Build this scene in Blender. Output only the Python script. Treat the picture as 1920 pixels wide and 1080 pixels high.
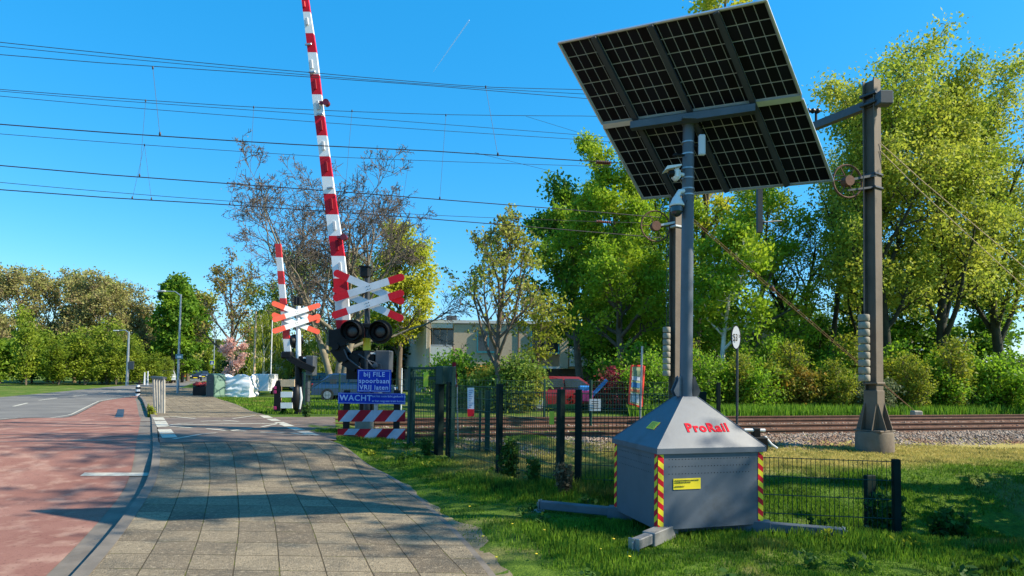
import bpy, math, random
import numpy as np
from mathutils import Vector, Matrix
for o in list(bpy.data.objects): bpy.data.objects.remove(o)
S = bpy.context.scene; COL = S.collection
PI = math.pi; rad = math.radians
# ------------------------------------------------------------------ camera
F = 1154.0; PX, PYC = 960.0, 659.0; EYE = 1.6
cam = bpy.data.cameras.new('camera'); camo = bpy.data.objects.new('camera', cam); COL.objects.link(camo)
cam.sensor_width = 36; cam.lens = 36 * F / 1920; cam.shift_y = (PYC - 540) / 1920
cam.clip_start = .05; cam.clip_end = 9000
Mrot = Matrix.Rotation(PI/2 + rad(2.2), 3, 'X') @ Matrix.Rotation(rad(.8), 3, 'Z')
camo.location = (0, 0, EYE); camo.rotation_euler = Mrot.to_euler()
S.camera = camo
S.render.resolution_x = 1024; S.render.resolution_y = 576
# ------------------------------------------------------------------ sky, sun, exposure
SUN = Vector((1.17, -.17, 1.0)).normalized()
el = math.asin(SUN.z); az = math.atan2(SUN.x, SUN.y)
w = bpy.data.worlds.new("World"); S.world = w; w.use_nodes = True
nt = w.node_tree; nt.nodes.clear()
sky = nt.nodes.new('ShaderNodeTexSky'); sky.sky_type = 'NISHITA'; sky.sun_disc = False
sky.sun_elevation = el; sky.sun_rotation = az; sky.air_density = 1.0; sky.dust_density = .35; sky.ozone_density = 2.4
hs = nt.nodes.new('ShaderNodeHueSaturation'); hs.inputs['Saturation'].default_value = 1.45; hs.inputs['Hue'].default_value = .49
bg = nt.nodes.new('ShaderNodeBackground'); bg.inputs[1].default_value = .15
ow = nt.nodes.new('ShaderNodeOutputWorld')
mxs = nt.nodes.new('ShaderNodeMix'); mxs.data_type = 'RGBA'; mxs.inputs[0].default_value = .5; mxs.inputs[7].default_value = (.17, 1.6, 3.6, 1)
nt.links.new(sky.outputs[0], hs.inputs['Color']); nt.links.new(hs.outputs[0], mxs.inputs[6]); nt.links.new(mxs.outputs[2], bg.inputs[0]); nt.links.new(bg.outputs[0], ow.inputs[0])
sl = bpy.data.lights.new('sun', 'SUN'); sl.energy = 5.0; sl.angle = rad(.5); sl.color = (1, .90, .71)
so = bpy.data.objects.new('sun', sl); COL.objects.link(so); so.location = (20, -5, 30)
so.rotation_euler = SUN.to_track_quat('Z', 'Y').to_euler()
S.view_settings.view_transform = 'Standard'; S.view_settings.look = 'None'
S.view_settings.exposure = 0.86; S.view_settings.gamma = 1
S.cycles.max_bounces = 6; S.cycles.transparent_max_bounces = 6
# ------------------------------------------------------------------ pixel -> place helpers
def ray(px, py): return Mrot @ Vector(((px-PX)/F, -(py-PYC)/F, -1))
def G(px, py, z=0.):
    d = ray(px, py); return Vector((0, 0, EYE)) + d * ((z-EYE)/d.z)
def at(px, py, Y):
    d = ray(px, py); return Vector((0, 0, EYE)) + d * (Y/d.y)
def sst(a, b, x):
    x = np.clip((np.asarray(x, float)-a)/(b-a), 0, 1); return x*x*(3-2*x)
def zt(x, y):
    """level of the land"""
    x = np.asarray(x, float); y = np.asarray(y, float)
    t = -.279*x + .960*y; s = .960*x + .279*y
    zp = .25*sst(9, 12.4, t) - .13*sst(19.4, 25, t)
    zr = .15*sst(10.5, 12.4, t) - .03*sst(19.6, 21, t)
    k = sst(.12, .8, s)
    z = zp*(1-k) + zr*k
    z = z - .62*sst(2.55, 3.3, x)*sst(6.1, 6.9, y)*(1-sst(8.6, 10.8, y))
    return z
def GT(px, py, dz=0.):
    p = G(px, py, 0)
    for i in range(12):
        p = G(px, py, .5*(p.z-dz) + .5*float(zt(p.x, p.y)) + dz)
    return p
def ztf(x, y): return float(zt(x, y))
# ------------------------------------------------------------------ tagging
def tag(o, label=None, cat=None, group=None, kind=None):
    if label: o['label'] = label
    if cat: o['category'] = cat
    if group: o['group'] = group
    if kind: o['kind'] = kind
    return o
def thing(name, loc, label, cat, group=None, rz=0.):
    o = bpy.data.objects.new(name, None); COL.objects.link(o); o.empty_display_size = .2
    o.location = loc; o.rotation_euler = (0, 0, rz)
    return tag(o, label, cat, group)
def root_of(o):
    while o.parent: o = o.parent
    return o
KIDS = {}
def copy_tree(o, parent=None):
    c = o.copy(); COL.objects.link(c); c.parent = parent
    for ch in KIDS.get(o.name, []):
        k = copy_tree(bpy.data.objects[ch], c); KIDS.setdefault(c.name, []).append(k.name)
    return c
class MB:
    def __init__(s): s.v = []; s.f = []; s.m = []; s.n = 0
    def add(s, vs, fs, m=0):
        b = s.n; s.v += [tuple(p) for p in vs]; s.n += len(vs)
        for f in fs: s.f.append(tuple(i+b for i in f)); s.m.append(m)
        return s
    def box(s, c, d, m=0, rz=0., R=None):
        c = Vector(c); R = R or Matrix.Rotation(rz, 3, 'Z'); h = [k/2 for k in d]
        vs = [c + R @ Vector((x*h[0], y*h[1], z*h[2])) for x in (-1, 1) for y in (-1, 1) for z in (-1, 1)]
        return s.add(vs, [(0,1,3,2), (4,6,7,5), (0,4,5,1), (2,3,7,6), (0,2,6,4), (1,5,7,3)], m)
    def bbox(s, c, d, b=.01, m=0, rz=0., R=None):
        """box with chamfered edges"""
        c = Vector(c); R = R or Matrix.Rotation(rz, 3, 'Z'); h = [k/2 for k in d]; b = min(b, min(h)*.9)
        idx = {}; vs = []
        for x in (-1, 1):
            for y in (-1, 1):
                for z in (-1, 1):
                    for a in range(3):
                        p = [x*(h[0]-b), y*(h[1]-b), z*(h[2]-b)]; p[a] = (x, y, z)[a]*h[a]
                        idx[(x, y, z, a)] = len(vs); vs.append(c + R @ Vector(p))
        fs = []
        def q(*k): fs.append(tuple(idx[i] for i in k))
        for s1 in (-1, 1):
            q(*[(s1, y, z, 0) for y, z in ((-1,-1), (1,-1), (1,1), (-1,1))])
            q(*[(x, s1, z, 1) for x, z in ((-1,-1), (1,-1), (1,1), (-1,1))])
            q(*[(x, y, s1, 2) for x, y in ((-1,-1), (1,-1), (1,1), (-1,1))])
            for s2 in (-1, 1):
                q((s1, s2, -1, 0), (s1, s2, 1, 0), (s1, s2, 1, 1), (s1, s2, -1, 1))
                q((s1, -1, s2, 0), (s1, 1, s2, 0), (s1, 1, s2, 2), (s1, -1, s2, 2))
                q((-1, s1, s2, 1), (1, s1, s2, 1), (1, s1, s2, 2), (-1, s1, s2, 2))
                for s3 in (-1, 1): q((s1, s2, s3, 0), (s1, s2, s3, 1), (s1, s2, s3, 2))
        return s.add(vs, fs, m)
    def bar(s, p0, p1, wd, th, m=0, up=(0, 0, 1)):
        """rectangular bar between two points"""
        p0 = Vector(p0); p1 = Vector(p1); d = (p1-p0); L = d.length; d.normalize(); up = Vector(up)
        x = d.cross(up)
        if x.length < 1e-3: x = d.cross(Vector((0, 1, 0)))
        x.normalize(); y = x.cross(d)
        R = Matrix((x, d, y)).transposed()
        return s.box((p0+p1)/2, (wd, L, th), m, R=R)
    def tube(s, pts, r, n=8, m=0, cap=True):
        pts = [Vector(p) for p in pts]; rs = r if hasattr(r, '__len__') else [r]*len(pts)
        vs = []; fs = []; px_ = None
        for i, p in enumerate(pts):
            d = (pts[min(i+1, len(pts)-1)] - pts[max(i-1, 0)]).normalized()
            if px_ is None:
                px_ = d.cross(Vector((0, 0, 1)) if abs(d.z) < .9 else Vector((1, 0, 0))).normalized()
            else: px_ = (px_ - d*px_.dot(d)).normalized()
            y = d.cross(px_)
            for k in range(n): a = 2*PI*k/n; vs.append(p + (px_*math.cos(a) + y*math.sin(a))*rs[i])
        for i in range(len(pts)-1):
            for k in range(n): k2 = (k+1) % n; fs.append((i*n+k, i*n+k2, (i+1)*n+k2, (i+1)*n+k))
        if cap: fs.append(tuple(range(n))[::-1]); fs.append(tuple((len(pts)-1)*n+k for k in range(n)))
        return s.add(vs, fs, m)
    def cyl(s, p0, p1, r0, r1=None, n=16, m=0): return s.tube([p0, p1], [r0, r0 if r1 is None else r1], n, m)
    def prism(s, poly, off, m=0, mside=None):
        """extrude a planar polygon (3D points) by vector off"""
        poly = [Vector(p) for p in poly]; off = Vector(off); n = len(poly)
        b = s.n; s.v += [tuple(p) for p in poly] + [tuple(p+off) for p in poly]; s.n += 2*n
        s.f.append(tuple(b+i for i in range(n))); s.m.append(m)
        s.f.append(tuple(b+n+i for i in reversed(range(n)))); s.m.append(m)
        for i in range(n):
            j = (i+1) % n; s.f.append((b+i, b+j, b+n+j, b+n+i)); s.m.append(m if mside is None else mside)
        return s
    def ell(s, c, r, nu=12, nv=8, m=0, R=None):
        c = Vector(c); R = R or Matrix.Identity(3); vs = []; fs = []
        for j in range(nv+1):
            b = PI*j/nv
            for i in range(nu):
                a = 2*PI*i/nu
                vs.append(c + R @ Vector((r[0]*math.sin(b)*math.cos(a), r[1]*math.sin(b)*math.sin(a), r[2]*math.cos(b))))
        for j in range(nv):
            for i in range(nu): i2 = (i+1) % nu; fs.append((j*nu+i, j*nu+i2, (j+1)*nu+i2, (j+1)*nu+i))
        return s.add(vs, fs, m)
    def build(s, name, mats, parent=None, smooth=False, world=False, **kw):
        if not isinstance(mats, (list, tuple)): mats = [mats]
        me = bpy.data.meshes.new(name); v = np.array(s.v, float)
        if parent is not None and world:
            v = v - np.array(root_of(parent).location)
        me.from_pydata(v.tolist(), [], s.f)
        for k in mats: me.materials.append(k)
        if len(mats) > 1: me.polygons.foreach_set('material_index', s.m)
        if smooth:
            me.polygons.foreach_set('use_smooth', [True]*len(me.polygons))
            try: me.set_sharp_from_angle(angle=rad(38))
            except Exception: pass
        me.update(); o = bpy.data.objects.new(name, me); COL.objects.link(o)
        if parent is not None: o.parent = parent; KIDS.setdefault(parent.name, []).append(o.name)
        tag(o, **kw); return o
def np_mesh(name, V, faces, mat, parent=None, smooth=False, uv=None):
    """fast mesh from numpy: faces is (n,k)"""
    me = bpy.data.meshes.new(name); n, k = faces.shape
    me.vertices.add(len(V)); me.vertices.foreach_set('co', np.asarray(V, np.float32).ravel())
    me.loops.add(n*k); me.loops.foreach_set('vertex_index', faces.astype(np.int32).ravel())
    me.polygons.add(n); me.polygons.foreach_set('loop_start', np.arange(0, n*k, k, dtype=np.int32))
    me.polygons.foreach_set('loop_total', np.full(n, k, np.int32))
    if smooth: me.polygons.foreach_set('use_smooth', np.ones(n, bool))
    me.materials.append(mat)
    if uv is not None:
        l = me.uv_layers.new(name='UVMap'); l.data.foreach_set('uv', np.asarray(uv, np.float32)[faces.ravel()].ravel())
    me.update(calc_edges=True); me.validate()
    o = bpy.data.objects.new(name, me); COL.objects.link(o)
    if parent is not None: o.parent = parent; KIDS.setdefault(parent.name, []).append(o.name)
    return o
# ------------------------------------------------------------------ materials
def new_mat(name):
    m = bpy.data.materials.new(name); m.use_nodes = True; t = m.node_tree
    return m, t, t.nodes['Principled BSDF'], t.nodes, t.links
def mix(N, L, a, b, fac):
    x = N.new('ShaderNodeMix'); x.data_type = 'RGBA'
    for sock, v in ((6, a), (7, b)):
        if isinstance(v, (tuple, list)): x.inputs[sock].default_value = (*v[:3], 1)
        else: L.new(v, x.inputs[sock])
    if isinstance(fac, (int, float)): x.inputs[0].default_value = fac
    else: L.new(fac, x.inputs[0])
    return x.outputs[2]
def ramp(N, L, src, p0, p1):
    r = N.new('ShaderNodeMapRange'); r.inputs[1].default_value = p0; r.inputs[2].default_value = p1
    L.new(src, r.inputs[0]); return r.outputs[0]
def noise(N, L, scale, detail=4, coord=None, rough=.55):
    n = N.new('ShaderNodeTexNoise'); n.inputs['Scale'].default_value = scale; n.inputs['Detail'].default_value = detail
    n.inputs['Roughness'].default_value = rough
    if coord is None:
        g = N.new('ShaderNodeNewGeometry'); coord = g.outputs['Position']
    L.new(coord, n.inputs['Vector']); return n.outputs['Fac']
def bump(N, L, b, h, dist=.01, strg=.5):
    k = N.new('ShaderNodeBump'); k.inputs['Distance'].default_value = dist; k.inputs['Strength'].default_value = strg
    L.new(h, k.inputs['Height']); L.new(k.outputs[0], b.inputs['Normal'])
def plain(name, c, rough=.5, metal=0., var=.15, sc=6., bmp=0., dirt=None, spec=.5, coat=0., obj=True):
    m, t, b, N, L = new_mat(name)
    co = None
    if obj: tc = N.new('ShaderNodeTexCoord'); co = tc.outputs['Object']
    n = noise(N, L, sc, 5, co, .62)
    lo = tuple(x*(1-var) for x in c); hi = tuple(min(1, x*(1+var)) for x in c)
    col = mix(N, L, lo, hi, ramp(N, L, n, .3, .7))
    if dirt:
        n2 = noise(N, L, sc*.45, 6, co, .7); col = mix(N, L, col, dirt, ramp(N, L, n2, .52, .78))
    L.new(col, b.inputs['Base Color'])
    b.inputs['Roughness'].default_value = rough; b.inputs['Metallic'].default_value = metal
    b.inputs['Specular IOR Level'].default_value = spec; b.inputs['Coat Weight'].default_value = coat
    if bmp: bump(N, L, b, noise(N, L, sc*6, 4, co), .01, bmp)
    return m
def leafmat(name, a, c, trans=.4, clump=None, cs=.5):
    m, t, b, N, L = new_mat(name)
    g = N.new('ShaderNodeNewGeometry')
    col = mix(N, L, a, c, g.outputs['Random Per Island'])
    if clump:
        tc = N.new('ShaderNodeTexCoord')
        col = mix(N, L, col, clump, ramp(N, L, noise(N, L, cs, 3, tc.outputs['Object']), .48, .66))
    L.new(col, b.inputs['Base Color']); b.inputs['Roughness'].default_value = .62; b.inputs['Specular IOR Level'].default_value = .25
    tr = N.new('ShaderNodeBsdfTranslucent'); L.new(col, tr.inputs['Color'])
    ms = N.new('ShaderNodeMixShader'); ms.inputs[0].default_value = trans
    L.new(b.outputs[0], ms.inputs[1]); L.new(tr.outputs[0], ms.inputs[2]); L.new(ms.outputs[0], N['Material Output'].inputs[0])
    return m
M = {}
M['steel'] = plain('blue_grey_paint', (.085, .105, .135), .5, .0, .12, 3, .06, dirt=(.045, .05, .055))
M['galv'] = plain('galvanised_steel', (.36, .38, .41), .42, .7, .2, 9, .1)
M['alu'] = plain('aluminium_frame', (.55, .58, .62), .35, .8, .1, 5)
M['black'] = plain('black_plastic', (.006, .0065, .008), .5, 0, .3, 8, spec=.25)
M['dgrey'] = plain('dark_grey_coating', (.03, .035, .043), .5, 0, .2, 5)
M['mgrey'] = plain('mid_grey_coating', (.06, .068, .082), .5, 0, .15, 5)
M['white'] = plain('white_paint', (.74, .75, .76), .45, 0, .06, 4, dirt=(.55, .55, .53))
M['lgrey'] = plain('light_grey_paint', (.52, .54, .57), .5, 0, .1, 4)
M['red'] = plain('signal_red_paint', (.60, .008, .022), .5, 0, .12, 5, spec=.25, dirt=(.42, .02, .03))
M['dred'] = plain('dark_red_paint', (.26, .008, .02), .6, 0, .2, 5, spec=.15)  # darker copy of the red; the striped boards' shade is in it
M['orange'] = plain('sunlit_orange_red_paint', (.75, .10, .05), .5, 0, .1, 5)  # red of the far cross tips with warm sunlight put into the colour
M['blue'] = plain('sign_blue', (.006, .035, .38), .6, 0, .12, 4, spec=.15)
M['yellow'] = plain('sign_yellow', (.78, .62, .02), .5, 0, .06, 4)
M['ink'] = plain('ink', (.03, .03, .03), .7, 0, .1, 4)
M['signwhite'] = plain('retroreflective_white', (.60, .64, .70), .55, 0, .06, 4, spec=.3, dirt=(.48, .51, .55))
M['green'] = plain('green_fence_coating', (.010, .044, .034), .6, 0, .2, 7, spec=.25)
M['fgreen'] = plain('dark_green_post_coating', (.005, .016, .013), .75, 0, .25, 7, spec=.15)
M['concrete'] = plain('weathered_concrete', (.30, .27, .22), .9, 0, .2, 5, .4, dirt=(.15, .13, .10))
M['kerb'] = plain('kerb_concrete', (.155, .13, .105), .9, 0, .3, 2.2, .5, dirt=(.10, .09, .07), obj=False)
M['rust'] = plain('rail_rust', (.13, .062, .040), .8, .2, .3, 4, .3)
M['wood'] = plain('pale_timber', (.58, .42, .26), .8, 0, .15, 5, .2)
M['poster'] = plain('poster_print', (.45, .46, .30), .6, 0, .25, 9)
M['glass'] = plain('dark_window_glass', (.02, .028, .035), .08, 0, .2, 1, spec=.8)
M['bark'] = plain('grey_brown_bark', (.12, .092, .068), .95, 0, .35, 4, .6)
M['barkp'] = plain('pale_mottled_bark', (.20, .17, .115), .9, 0, .3, 3, .4, dirt=(.13, .12, .08))
M['barkd'] = plain('dark_ivy_bark', (.035, .036, .02), .95, 0, .4, 4, .6)
M['birch'] = plain('birch_bark', (.62, .60, .55), .8, 0, .15, 5, .2, dirt=(.08, .07, .06))
M['twig'] = plain('brown_twigs', (.13, .105, .085), .95, 0, .3, 3)
M['tan'] = plain('tan_twigs', (.25, .19, .105), .95, 0, .3, 3)
M['ballast'] = plain('ballast_stone', (.22, .17, .14), .95, 0, .5, 9, .6, obj=False)
# ------------------------------------------------------------------ land
LP = [(192, 1058), (247, 986), (289, 915), (302, 877), (299, 830), (293, 784), (272, 750), (262, 741)]
RP = [(916, 1080), (823, 973), (794, 952), (752, 910), (697, 877), (667, 856), (625, 835), (557, 806), (494, 780), (478, 775), (440, 759), (407, 748), (385, 736)]
Lw = [GT(*p) for p in LP]; Rw = [GT(*p) for p in RP]
def edgefn(W, s0, s1):
    ys = np.array([p.y for p in W]); xs = np.array([p.x for p in W]); o = np.argsort(ys); ys = ys[o]; xs = xs[o]
    ys = np.concatenate([[ys[0]-12], ys, [ys[-1]+80]]); xs = np.concatenate([[xs[0]+12*s0], xs, [xs[-1]-80*s1]])
    yy = np.linspace(ys[0], ys[-1], 1500); xx = np.interp(yy, ys, xs)
    def fn(y):
        y = np.asarray(y, float); acc = 0
        for d in (-.8, -.4, 0, .4, .8): acc = acc + np.interp(y+d, yy, xx)
        return acc/5
    return fn
LE = edgefn(Lw, .40, .60); RE = edgefn(Rw, .25, .50)
def drop(x, y):                                 # the carriageway lies a kerb lower, except on the level crossing
    t = -.279*x + .960*y
    return .075*(1 - sst(10.6, 12.2, t)*(1-sst(19.6, 21.5, t)))
def zroad(x, y): return zt(x, y) - drop(x, y)
def redright(y):
    y = np.asarray(y, float); f = sst(31, 36, y); alt = np.interp(y, [31, 36, 40, 52, 70, 90, 200], [float(LE(31.))-.43, -21.6, -23.2, -28.0, -36.4, -45, -90])
    return (LE(y)-.43)*(1-f) + alt*f
def ground_z(x, y):
    z = zt(x, y)
    f = sst(33, 36, y); lim = LE(y)*(1-f) + redright(y)*f
    inside = sst(-.05, .12, lim - x)          # left of the kerb the road bed lies lower
    far = 1 - sst(160, 190, y)
    return z - (.085 + drop(x, y) + .05*f)*inside*far + .035*sst(0, .5, x - RE(y))*(1-sst(14, 20, y))
def grid_axis(parts):
    a = []
    for lo, hi, st in parts: a += list(np.arange(lo, hi, st))
    return np.array(a + [parts[-1][1]])
gx = grid_axis([(-1800, -300, 250), (-300, -60, 24), (-60, -14, .5), (-14, 9, .12), (9, 40, 1.2), (40, 240, 20), (240, 1800, 260)])
gy = grid_axis([(-300, -20, 40), (-20, 1.5, 1.5), (1.5, 16, .12), (16, 34, .5), (34, 120, 1.5), (120, 400, 35), (400, 2400, 400)])
XX, YY = np.meshgrid(gx, gy); ZZ = ground_z(XX, YY)
rg = np.random.default_rng(5)
nearm = ((XX > RE(YY)+.1) & (YY < 16) & (XX < 9)); ZZ = ZZ + nearm*rg.normal(0, .008, ZZ.shape)
def gridmesh(name, X, Y, Z, mat, uv=None, smooth=True):
    r, c = X.shape; V = np.stack([X.ravel(), Y.ravel(), Z.ravel()], 1)
    i = np.arange((r-1)*c).reshape(r-1, c)[:, :-1].ravel()
    Fc = np.stack([i, i+1, i+c+1, i+c], 1); return np_mesh(name, V, Fc, mat, None, smooth, uv)
mg, t_, b_, N_, L_ = new_mat('ground_grass')
n1 = noise(N_, L_, .7, 6); n2 = noise(N_, L_, 9, 6); n3 = noise(N_, L_, .25, 3)
c1 = mix(N_, L_, (.045, .095, .012), (.105, .165, .02), ramp(N_, L_, n2, .35, .65))
c1 = mix(N_, L_, c1, (.24, .20, .08), ramp(N_, L_, n1, .52, .70))
def dryfac(N, L):      # the strip of drier grass that runs along the ballast
    g = N.new('ShaderNodeNewGeometry'); d = N.new('ShaderNodeVectorMath'); d.operation = 'DOT_PRODUCT'; L.new(g.outputs['Position'], d.inputs[0]); d.inputs[1].default_value = (-.279, .960, 0)
    a = N.new('ShaderNodeMath'); a.operation = 'MULTIPLY_ADD'; L.new(noise(N, L, 1.1, 5), a.inputs[0]); a.inputs[1].default_value = 1.6; L.new(d.outputs['Value'], a.inputs[2])
    e = N.new('ShaderNodeVectorMath'); e.operation = 'DOT_PRODUCT'; L.new(g.outputs['Position'], e.inputs[0]); e.inputs[1].default_value = (.960, .279, 0); m2 = N.new('ShaderNodeMath'); m2.operation = 'MULTIPLY'; L.new(ramp(N, L, e.outputs['Value'], 1.7, 2.6), m2.inputs[0]); L.new(ramp(N, L, a.outputs[0], 9.2, 10.1), m2.inputs[1]); b = m2.outputs[0]; c = ramp(N, L, d.outputs['Value'], 13.0, 12.0); m = N.new('ShaderNodeMath'); m.operation = 'MULTIPLY'; L.new(b, m.inputs[0]); L.new(c, m.inputs[1]); k = N.new('ShaderNodeMath'); k.operation = 'MULTIPLY'; L.new(m.outputs[0], k.inputs[0]); L.new(ramp(N, L, noise(N, L, 7, 4), .15, .5), k.inputs[1]); return k.outputs[0]
c1 = mix(N_, L_, c1, (.34, .28, .085), dryfac(N_, L_))
L_.new(c1, b_.inputs['Base Color']); b_.inputs['Roughness'].default_value = .95; b_.inputs['Specular IOR Level'].default_value = .1
bump(N_, L_, b_, noise(N_, L_, 40, 5), .03, .8)
ground = gridmesh('ground', XX, YY, ZZ, mg); tag(ground, 'grassy ground either side of the path and railway', 'ground', kind='structure')
# ---- footpath with slabs (uv in metres: across, along)
def ribbon(name, fa, fb, y0, y1, dz, mat, na=14, dy=.25, base=zt):
    ys = np.arange(y0, y1+dy, dy); A = fa(ys); B = fb(ys); u = np.linspace(0, 1, na)
    X = A[:, None]*(1-u) + B[:, None]*u; Y = np.repeat(ys[:, None], na, 1); Z = base(X, Y)+dz
    mid = (A+B)/2; sl = np.concatenate([[0], np.cumsum(np.hypot(np.diff(mid), np.diff(ys)))])
    wd = X - A[:, None]
    dirx = np.gradient(mid, ys); cosf = 1/np.sqrt(1+dirx**2)
    UV = np.stack([(wd*cosf[:, None]).ravel(), (np.repeat(sl[:, None], na, 1) + (wd*cosf[:, None]*0)).ravel()], 1)
    return gridmesh(name, X, Y, Z, mat, UV)
ms, t_, b_, N_, L_ = new_mat('concrete_slabs')
uvn = N_.new('ShaderNodeUVMap'); uvn.uv_map = 'UVMap'
dn = N_.new('ShaderNodeTexNoise'); dn.inputs['Scale'].default_value = 1.7; L_.new(uvn.outputs[0], dn.inputs['Vector'])
vm = N_.new('ShaderNodeVectorMath'); vm.operation = 'MULTIPLY_ADD'; L_.new(dn.outputs['Color'], vm.inputs[0]); vm.inputs[1].default_value = (.012, .02, 0); L_.new(uvn.outputs[0], vm.inputs[2])
mp = N_.new('ShaderNodeMapping'); mp.inputs['Rotation'].default_value = (0, 0, PI/2); L_.new(vm.outputs[0], mp.inputs[0])
br = N_.new('ShaderNodeTexBrick'); br.offset = .12; br.offset_frequency = 1
for k, v in (('Scale', 1), ('Mortar Size', .0055), ('Mortar Smooth', .35), ('Bias', 0), ('Brick Width', .42), ('Row Height', .345)): br.inputs[k].default_value = v
br.inputs['Color1'].default_value = (.145, .115, .082, 1); br.inputs['Color2'].default_value = (.275, .222, .150, 1); br.inputs['Mortar'].default_value = (.05, .045, .03, 1)
L_.new(mp.outputs[0], br.inputs['Vector'])
nb = noise(N_, L_, 1.3, 6, None, .7); nf = noise(N_, L_, 26, 5, None, .7); nw = noise(N_, L_, 70, 3)
c = mix(N_, L_, br.outputs['Color'], (.10, .088, .07), ramp(N_, L_, nb, .48, .75))
c = mix(N_, L_, c, (.42, .345, .24), ramp(N_, L_, nf, .52, .80)); c = mix(N_, L_, c, (.08, .07, .055), ramp(N_, L_, noise(N_, L_, 48, 4), .54, .72))
mo = mix(N_, L_, (.075, .06, .04), (.12, .12, .035), ramp(N_, L_, noise(N_, L_, 5, 3), .5, .6))
c = mix(N_, L_, c, mo, br.outputs['Fac'])
L_.new(c, b_.inputs['Base Color']); b_.inputs['Roughness'].default_value = .93; b_.inputs['Specular IOR Level'].default_value = .12
sb = N_.new('ShaderNodeMath'); sb.operation = 'MULTIPLY_ADD'; L_.new(br.outputs['Fac'], sb.inputs[0]); sb.inputs[1].default_value = -1.6; L_.new(nw, sb.inputs[2])
bump(N_, L_, b_, sb.outputs[0], .012, 1.0)
path = ribbon('footpath', LE, RE, .5, 52, .03, ms, 40, .16); tag(path, kind='structure')
# kerb along the left of the footpath
def kerbline(name, fn, off, wd, y0, y1, zlo, zhi, mat, dy=.3, base=None):
    mb = MB(); ys = np.arange(y0, y1+dy, dy); xs = fn(ys)+off; V = []
    for x, y in zip(xs, ys):
        z = float((base or zt)(x, y)); V += [(x-wd, y, z+zlo), (x-wd, y, z+zhi), (x, y, z+zhi), (x, y, z+zlo)]
    n = len(ys); fs = []
    for i in range(n-1):
        a = 4*i
        for k in range(3): fs.append((a+k, a+k+1, a+4+k+1, a+4+k))
    mb.add(V, fs); o = mb.build(name, mat); tag(o, kind='structure'); return o
kerbline('kerb', LE, 0, .13, .5, 34, -.14, .036, M['kerb'])
kerbline('gutter', LE, -.132, .30, .5, 34, -.06, -.003, M['kerb'], base=zroad)
kerbline('path_edging', RE, .06, .06, .5, 30, -.05, .026, M['kerb'])
# worn soil strip on the grass side of the footpath
msoil = plain('bare_soil', (.20, .155, .09), .95, 0, .35, 7, .8, obj=False, dirt=(.06, .09, .02))
o = ribbon('bare_soil', lambda y: RE(y)+.005, lambda y: RE(y)+(.20+.07*np.sin(y*2.3)+.05*np.sin(y*5.1+1)+.03*np.sin(y*13))*(1-.6*sst(6.5, 9, y)), 3, 9.5, .010, msoil, 10, .12, base=lambda x, y: ground_z(x, y)); tag(o, kind='structure')
# red cycle track
mr, t_, b_, N_, L_ = new_mat('red_asphalt')
c = mix(N_, L_, (.205, .095, .075), (.28, .145, .115), ramp(N_, L_, noise(N_, L_, .9, 6), .35, .65))
c = mix(N_, L_, c, (.17, .07, .055), ramp(N_, L_, noise(N_, L_, 90, 3), .5, .85)); c = mix(N_, L_, c, (.40, .26, .20), ramp(N_, L_, noise(N_, L_, 3, 6), .5, .8)); c = mix(N_, L_, c, (.12, .07, .06), ramp(N_, L_, noise(N_, L_, .45, 8, None, .75), .56, .66)); c = mix(N_, L_, c, (.10, .05, .04), ramp(N_, L_, noise(N_, L_, 34, 4), .6, .75))
L_.new(c, b_.inputs['Base Color']); b_.inputs['Roughness'].default_value = .92; b_.inputs['Specular IOR Level'].default_value = .12
bump(N_, L_, b_, noise(N_, L_, 130, 3), .004, .6)
ma, t_, b_, N_, L_ = new_mat('grey_asphalt')
c = mix(N_, L_, (.13, .125, .12), (.20, .19, .175), ramp(N_, L_, noise(N_, L_, .6, 6), .35, .65))
c = mix(N_, L_, c, (.08, .078, .075), ramp(N_, L_, noise(N_, L_, 90, 3), .5, .85))
L_.new(c, b_.inputs['Base Color']); b_.inputs['Roughness'].default_value = .93; b_.inputs['Specular IOR Level'].default_value = .12
bump(N_, L_, b_, noise(N_, L_, 130, 3), .004, .6)
RRp = [(192, 750), (262, 739.5), (330, 727), (372, 720.5), (400, 713)]
RR = edgefn([G(*p, .1) for p in RRp], .57, .30)
LRp = [(192, 731), (236, 724.5), (281, 719), (340, 713), (388, 706.5)]
LR = edgefn([G(*p, .1) for p in LRp], .62, .35)
LE2 = lambda y: LE(y) - .43
o = ribbon('cycle_track', RR, redright, .5, 76, 0., mr, 12, .25, base=zroad); tag(o, kind='structure')
def RRk(y): return RR(y) - .02
o = ribbon('road', lambda y: np.minimum(LR(y), RR(y)-6.2), RRk, .5, 190, .005, ma, 10, .25, base=zroad); tag(o, kind='structure')
# ---- painted marks: each a draped thin sheet
mw_ = plain('worn_road_paint', (.46, .43, .35), .7, 0, .25, 9, .1, obj=False, dirt=(.17, .14, .11))
def drape(mb, quad, dz, nu=8, nv=2, base=zt):
    a, b, c, d = [Vector(q) for q in quad]; V = []; fs = []
    for i in range(nu+1):
        for j in range(nv+1):
            u = i/nu; v = j/nv; p = (a*(1-u)+b*u)*(1-v) + (d*(1-u)+c*u)*v
            V.append((p.x, p.y, float(base(p.x, p.y))+dz))
    for i in range(nu):
        for j in range(nv): k = i*(nv+1)+j; fs.append((k, k+nv+1, k+nv+2, k+1))
    mb.add(V, fs)
def line(mb, p, q, w_, dz, nu=8):
    a = GT(*p); b = GT(*q); d = (b-a); n = Vector((-d.y, d.x, 0)).normalized()*w_/2
    drape(mb, (a-n, b-n, b+n, a+n), dz, nu, 1)
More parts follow.
